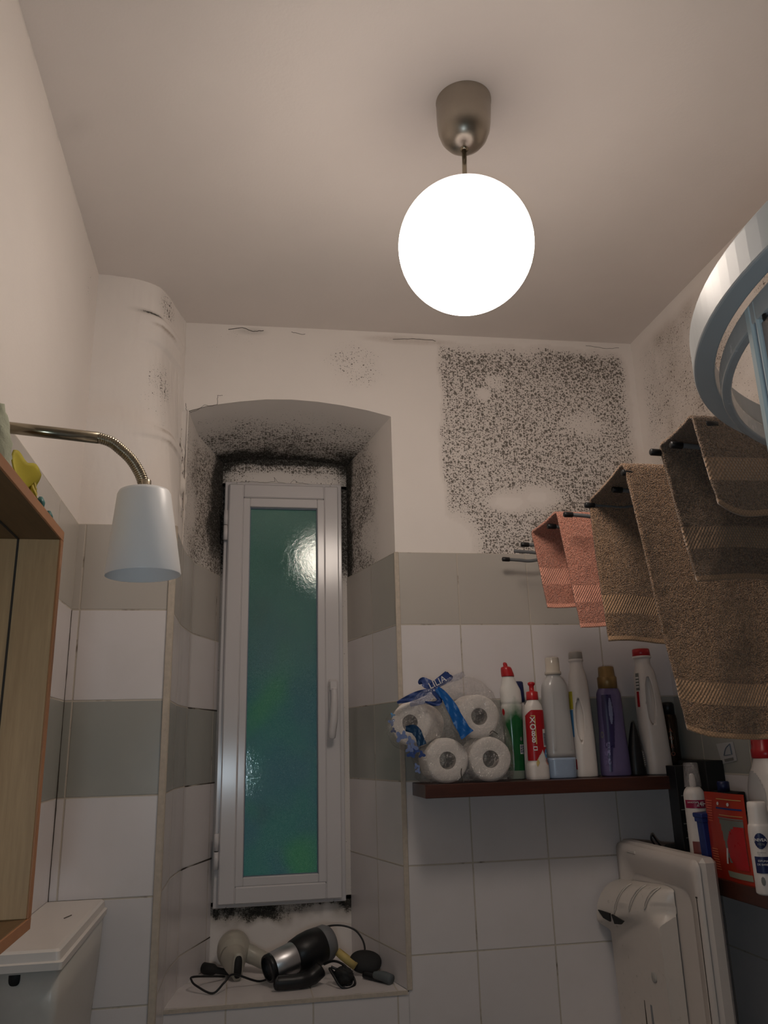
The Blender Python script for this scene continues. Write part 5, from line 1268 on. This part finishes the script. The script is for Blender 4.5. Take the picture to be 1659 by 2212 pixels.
# spout openings
for (u0, v0), (u1, v1), (u2, v2) in (((1291, 1967), (1316, 1971), (1317, 1990)), ((1320, 1975), (1346, 1990), (1340, 1997))):
    pass
sp0 = hood(.985, .50)
for pts in (((1291, 1965), (1316, 1973), (1317, 1991), (1303, 1983)), ((1320, 1975), (1346, 1990), (1340, 1997), (1327, 1996))):
    m = MB(); vs = [U(*p, x=.3085) for p in pts]; vs = [wmr(v.x, v.y, v.z) for v in vs]; m.add(vs+[v+Vector((.004, 0, 0)) for v in vs], [(0, 1, 2, 3), (0, 4, 5, 1), (1, 5, 6, 2), (2, 6, 7, 3), (3, 7, 4, 0)], sm=False); m.build('spout_opening', M_BLACKM, disp)
m = MB(); m.loft([(0, .0105, .0115, 2.4), (.0016, .0105, .0115, 2.4), (.0022, .009, .010, 2.4)], 24, M=Matrix.Translation(hood(.21, .80)+Vector((-.000, 0, 0))) @ Matrix.Rotation(math.radians(-90), 4, 'Y')); m.build('round_button', P('grey_button', (.42, .40, .37), .5), disp)
m = MB(); m.box(hood(.34, .96)+Vector((0, 0, .01)), (.004, .008, .055), b=.001); m.build('recess_slot', M_GREY, disp)
m = MB(); m.box(hood(.46, .94)+Vector((0, 0, .01)), (.003, .002, .050)); m.build('thin_slot', M_DARK, disp)
m = MB(); m.box(wmr(.380, -.10, 1.223), (.006, .045, .008), b=.002); m.build('latch_tab', ML, lid)
# black clip-on item behind the lid
o = empty('black_clamp', (.50, -.085, Z2), 'black clamp with a wire loop lying on the lower shelf behind the lid', 'clamp', None)
m = MB(); m.box((0, 0, .008), (.085, .06, .016), b=.003); m.box((.0, 0, .026), (.04, .03, .024), b=.006); m.build('body', M_BLACKM, o)
m = MB(); m.tube(spline([(-.03, 0, .014), (-.045, 0, .035), (-.056, 0, .052), (-.052, 0, .062), (-.042, 0, .048), (-.03, 0, .034), (-.02, 0, .030)], 5), .0022, 8); m.build('wire_loop', M_BLACK, o)

# ------------------------------------------------------------ things on the sill
ZB = ZSILL
def axis_mat(p, d, up=(0, 0, 1)):
    d = Vector(d).normalized(); q = d.to_track_quat('Z', 'Y').to_matrix().to_4x4(); q.translation = Vector(p); return q
hd = empty('hair_dryer', (-.40, .13, ZB), 'black hair dryer with a silver barrel lying on the window sill', 'hair dryer')
A = Vector((-.500, .105, .975)); Bv = Vector((-.335, .185, 1.013)); d = (Bv-A).normalized(); Ld = (Bv-A).length
Mx = axis_mat(rel(hd, A), d)
m = MB(); m.lathe([(.026, -.004), (.0305, -.004), (.0325, .0), (.0325, .012), (.030, .013)], 40, M=Mx, close=False); m.lathe([(.0005, .010), (.028, .010)], 40, M=Mx, close=False); m.build('nozzle_rim', M_BLACK, hd)
m = MB(); m.lathe([(.031, .008), (.0328, .010), (.036, .072), (.0355, .074)], 48, M=Mx); m.build('barrel', M_SILVER, hd)
m = MB(); m.lathe([(.0345, .070), (.0385, .073), (.044, .10), (.0455, .125), (.044, .148), (.040, .158)], 48, M=Mx); m.build('motor_housing', M_BLACK, hd)
m = MB(); m.lathe([(.041, .150), (.0435, .156), (.043, .170), (.036, .182), (.020, .189), (.0005, .190)], 48, M=Mx); m.build('rear_grille', P('grey_grille', (.17, .17, .175), .5), hd)
hp_ = [rel(hd, p) for p in (A+d*.11+Vector((0, -.01, -.025)), A+d*.075+Vector((.0, -.028, -.026)), A+d*.035+Vector((.0, -.030, -.022)), A+d*.02+Vector((.0, -.024, -.019)))]
m = MB(); m.tube(spline([rel(hd, p) for p in (Vector((-.375, .10, .966)), Vector((-.40, .085, .953)), Vector((-.43, .075, .9505)), Vector((-.472, .072, .9505)), Vector((-.478, .072, .9505)))], 6), [.019]*6+[.0175]*6+[.0165]*6+[.0165]*6+[.014], 22); m.build('folded_handle', M_BLACK, hd)
# white dryer
hw = empty('hair_dryer', (-.56, .26, ZB), 'old cream hair dryer with a slot nozzle behind the black cord', 'hair dryer')
m = MB(); c = Vector((-.572, .262, .983))
def Fw(a, b):
    th = 2*math.pi*a; t = b; prof = [(.010, .0), (.034, .006), (.043, .03), (.043, .06), (.034, .085), (.022, .10)]
    i = min(int(t*5), 4); f = t*5-i; r = prof[i][0]*(1-f)+prof[i+1][0]*f; l = prof[i][1]*(1-f)+prof[i+1][1]*f
    return rel(hw, c)+Vector((.005+.0*l, .045-l, 0))+Vector((r*math.cos(th), 0, r*math.sin(th)*1.03))
c = Vector((-.590, .27, .988)); m.grid(Fw, 36, 20, 0, closeu=True); m.build('housing', M_CREAM, hw)
nz = [(.0, .034, .034, 2), (.03, .025, .034, 2.4), (.052, .0145, .0335, 3.0), (.060, .0135, .0330, 3.2)]
Mn = axis_mat(rel(hw, (-.586, .232, .980)), (.22, -1, -.22)) 
Rz = Matrix.Rotation(math.radians(0), 4, 'Z')
m = MB(); m.loft(nz, 32, M=Mn @ Rz); m.build('slot_nozzle', M_CREAM, hw)
m = MB(); m.loft([(.0601, .0100, .0275, 3.0), (.0606, .0100, .0275, 3.0)], 28, M=Mn @ Rz); m.build('nozzle_mouth', M_BLACKM, hw)
m = MB(); m.tube(spline([rel(hw, p) for p in (Vector((-.56, .262, .985)), Vector((-.53, .255, .972)), Vector((-.505, .245, .962)), Vector((-.492, .24, .958)))], 6), [.022]*6+[.021]*6+[.0205]*6+[.020], 24)
m.build('handle', M_CREAM, hw)
m = MB(); m.tube([rel(hw, (-.4935, .2405, .9585)), rel(hw, (-.4905, .2395, .958))], .0175, 20); m.build('handle_opening', P('dull_green_inside', (.05, .06, .045), .7), hw)
# cords
def cord(name, pts, r, label, mat=M_BLACK):
    m = MB(); m.tube(spline(pts, 8), r, 8); o = m.build(name, mat); return tag(o, label, 'cord')
zc_ = ZB+.0035
def W(u, v, y): return U(u, v, y=y)
cord('power_cord', [Vector((-.607, .21, zc_+.004)), W(420, 2110, .14), W(414, 2118, .12), W(425, 2130, .105), Vector((-.632, .083, zc_)), W(485, 2122, .09), W(505, 2105, .11), Vector((-.52, .14, zc_+.004)), W(590, 2100, .20), Vector((-.47, .235, .985)), W(600, 2060, .25), W(640, 2030, .26), W(672, 2018, .26), W(695, 2020, .25)], .0026, 'thin black cord looping over the left side of the sill up to the black dryer')
cord('power_cord', [W(655, 2046, .235), W(672, 2022, .25), W(700, 2003, .25), W(735, 1999, .24), W(765, 2008, .23), W(782, 2028, .22), W(788, 2050, .21), W(783, 2062, .20)], .0024, 'black cord arching above the black dryer to the right')
cord('power_cord', [W(700, 2083, .13), W(720, 2076, .11), W(742, 2084, .09), W(760, 2105, .08), W(767, 2125, .07), W(752, 2136, .05), W(735, 2130, .05), W(722, 2110, .06), W(712, 2092, .08), W(728, 2108, .085), W(752, 2128, .07), W(760, 2112, .08), W(735, 2098, .085), W(715, 2088, .09)], .0031, 'bundled black cord in tangled loops beside the tape roll')
# round brush left
m = MB(); q0, q1 = Vector((-.664, .285, ZB+.014)), Vector((-.585, .215, ZB+.012))
m.tube([q0, q0.lerp(q1, .05), q0.lerp(q1, .35), q0.lerp(q1, .45), q0.lerp(q1, .95), q1], [.006, .0135, .0135, .008, .0065, .004], 20); tag(m.build('hair_brush', M_BLACKM), 'small black hair brush at the left end of the sill', 'brush')
# fabric bundle / black pouch
bb = empty('travel_pouch', (-.318, .082, ZB), 'soft black pouch lying under the tangled cord on the sill', 'pouch')
o = crumple('fabric', (0, 0, 0), .026, M_BLACKM, None, None, (.9, 1.0, .75), 5, .25)
o.parent = bb; o.location = (0, 0, .021); o.rotation_euler = (0, .5, .5)
if 'category' in o: del o['category']
# tape roll
tp = empty('tape_roll', (-.288, .165, ZB), 'yellow tape roll with red and blue print leaning on the sill', 'tape')
Mt = axis_mat(rel(tp, Vector((-.303, .145, .975))), (.62, .05, .78))
m = MB(); m.lathe([(.0255, -.009), (.0295, -.009), (.0295, .009), (.0255, .009), (.0255, -.009)], 40, M=Mt @ Matrix.Diagonal((1, 1, 1, 1)), close=False); m.build('ring', M_YELLOW2, tp)
m = MB()
for a0, a1, mi in ((150, 200, 0), (200, 214, 1), (214, 225, 0)):
    m.grid(lambda a, b, a0=a0, a1=a1: Mt @ Vector((.0250*math.cos(math.radians(a0+(a1-a0)*a)), .0250*math.sin(math.radians(a0+(a1-a0)*a)), -.0085+.017*b)), 8, 2, mi)
m.build('printed_label', [P('brick_red_print', (.25, .035, .03), .5), M_LABELB], tp)
# oval brush and its handle
ob = empty('hair_brush', (-.245, .15, ZB), 'oval black hair brush with a grey-tipped handle at the right of the sill', 'brush')
m = MB(); m.loft([(-.012, .030, .020, 2.2), (-.006, .040, .027, 2.2), (.002, .041, .028, 2.2), (.010, .028, .018, 2.2), (.012, .012, .008, 2)], 32, M=Matrix.Translation((-.008, .005, .030)) @ Euler((.95, .1, -.2)).to_matrix().to_4x4()); m.build('brush_head', M_BLACKM, ob)
m = MB(); hh = spline([rel(ob, p) for p in (Vector((-.262, .12, ZB+.010)), Vector((-.235, .09, ZB+.008)), Vector((-.214, .062, ZB+.009)))], 6); m.tube(hh, [.008]*len(hh), 14); m.build('handle', M_BLACK, ob)
m = MB(); hh = spline([rel(ob, p) for p in (Vector((-.240, .092, ZB+.014)), Vector((-.222, .07, ZB+.015)), Vector((-.205, .050, ZB+.011)))], 6); m.tube(hh, [.008+.004*math.sin(i/6) for i in range(len(hh))], 14); m.build('handle_tip', P('dull_grey_rubber', (.10, .115, .12), .5), ob)

# ------------------------------------------------------------ shower enclosure: curved rail, profile, pebbled glass
ZR = 1.90; sc_ = Vector((.353, -1.588, 0)); RO = .4935
shw = empty('shower_enclosure', (.30, -1.6, 0), 'quadrant shower enclosure with curved white top rail and pebbled glass at the right edge', 'shower enclosure')
def srel(x, y, z): return Vector((x-.30, y+1.6, z))
def quad_path(R):
    """from the right wall round the quarter circle and back towards the viewer's side of the room"""
    pts = [(XR-.004, sc_.y+R)]
    for k in range(0, 41): a = math.radians(90+90*k/40); pts.append((sc_.x+R*math.cos(a), sc_.y+R*math.sin(a)))
    pts.append((sc_.x-R, -2.45)); return pts
def band(Ra, Rb, za, zb, name, mat, parent=shw):
    o_, i_ = quad_path(Ra), quad_path(Rb); m = MB(); vs = []
    for (xo, yo), (xi, yi) in zip(o_, i_): vs += [srel(xo, yo, za), srel(xo, yo, zb), srel(xi, yi, zb), srel(xi, yi, za)]
    fs = []
    for i in range(len(o_)-1):
        for k in range(4): fs.append((i*4+k, i*4+(k+1) % 4, (i+1)*4+(k+1) % 4, (i+1)*4+k))
    fs += [(0, 1, 2, 3), tuple((len(o_)-1)*4+k for k in (3, 2, 1, 0))]
    m.add(vs, fs, sm=False); ob = m.build(name, mat, parent)
    md = ob.modifiers.new('bevel', 'BEVEL'); md.width = .0025; md.segments = 2; md.limit_method = 'ANGLE'; md.angle_limit = math.radians(50)
    return ob
band(RO, RO-.0235, ZR, ZR+.042, 'top_rail', M_STEELB)
band(RO-.027, RO-.038, ZR-.026, ZR-.002, 'door_top_frame', P('door_frame_enamel', (.46, .50, .52), .25, bump=None))
band(RO, RO-.030, .10, .14, 'bottom_rail', M_STEELB)
m = MB(); tr = [srel(x, y, .10) for x, y in quad_path(RO+.02)]; tb = [srel(x, y, .005) for x, y in quad_path(RO+.02)]
bk = [(XR-.004, -2.45)]
m.add(tr+[srel(XR-.004, -2.45, .10)]+tb+[srel(XR-.004, -2.45, .005)], [tuple(range(len(tr)+1))]+[(i, (i+1) % (len(tr)+1), len(tr)+1+(i+1) % (len(tr)+1), len(tr)+1+i) for i in range(len(tr)+1)], sm=False); m.build('shower_tray', M_STEELB, shw)
# leading edge of the sliding glass and the panel behind it
pt = U(1561, 700, z=ZR-.02)
Rd = RO-.033; ang0 = math.atan2(pt.y-sc_.y, pt.x-sc_.x)
def dp(a, z, R=Rd): return srel(sc_.x+R*math.cos(a), sc_.y+R*math.sin(a), z)
def post(a, w, dpt, name, mat, R=Rd):
    m = MB(); t = Vector((-math.sin(a), math.cos(a), 0)); nr = Vector((math.cos(a), math.sin(a), 0)); c = dp(a, (ZR+.14)/2, R); rot = Matrix((nr, t, Vector((0, 0, 1)))).transposed()
    m.box(c, (dpt, w, ZR-.14-.006), rot=rot, b=.002); return m.build(name, mat, shw)
da = 1/Rd
post(ang0, .012, .014, 'door_profile', M_ALUB); post(ang0+.0085*da, .0035, .010, 'door_seal', M_SEAL); post(ang0+.0135*da, .006, .012, 'door_profile', M_ALUB)
m = MB(); aE = math.radians(180)
m.grid(lambda a, b: dp(ang0+.016*da+(aE-ang0-.016*da)*a, .14+(ZR-.03-.14)*b), 40, 6, 0)
m.grid(lambda a, b: srel(sc_.x-Rd, sc_.y+(-2.44-sc_.y)*a, .14+(ZR-.03-.14)*b), 10, 6, 0)
gls = m.build('glass_panel', shower_glass(), shw, solid=.005)
m = MB(); rp = Vector(dp(ang0+.055, ZR-.030)); m.tube([rp+Vector((0, 0, .0)), rp+Vector((0, 0, .018))], .005, 12); m.build('roller', M_BLACK, shw)
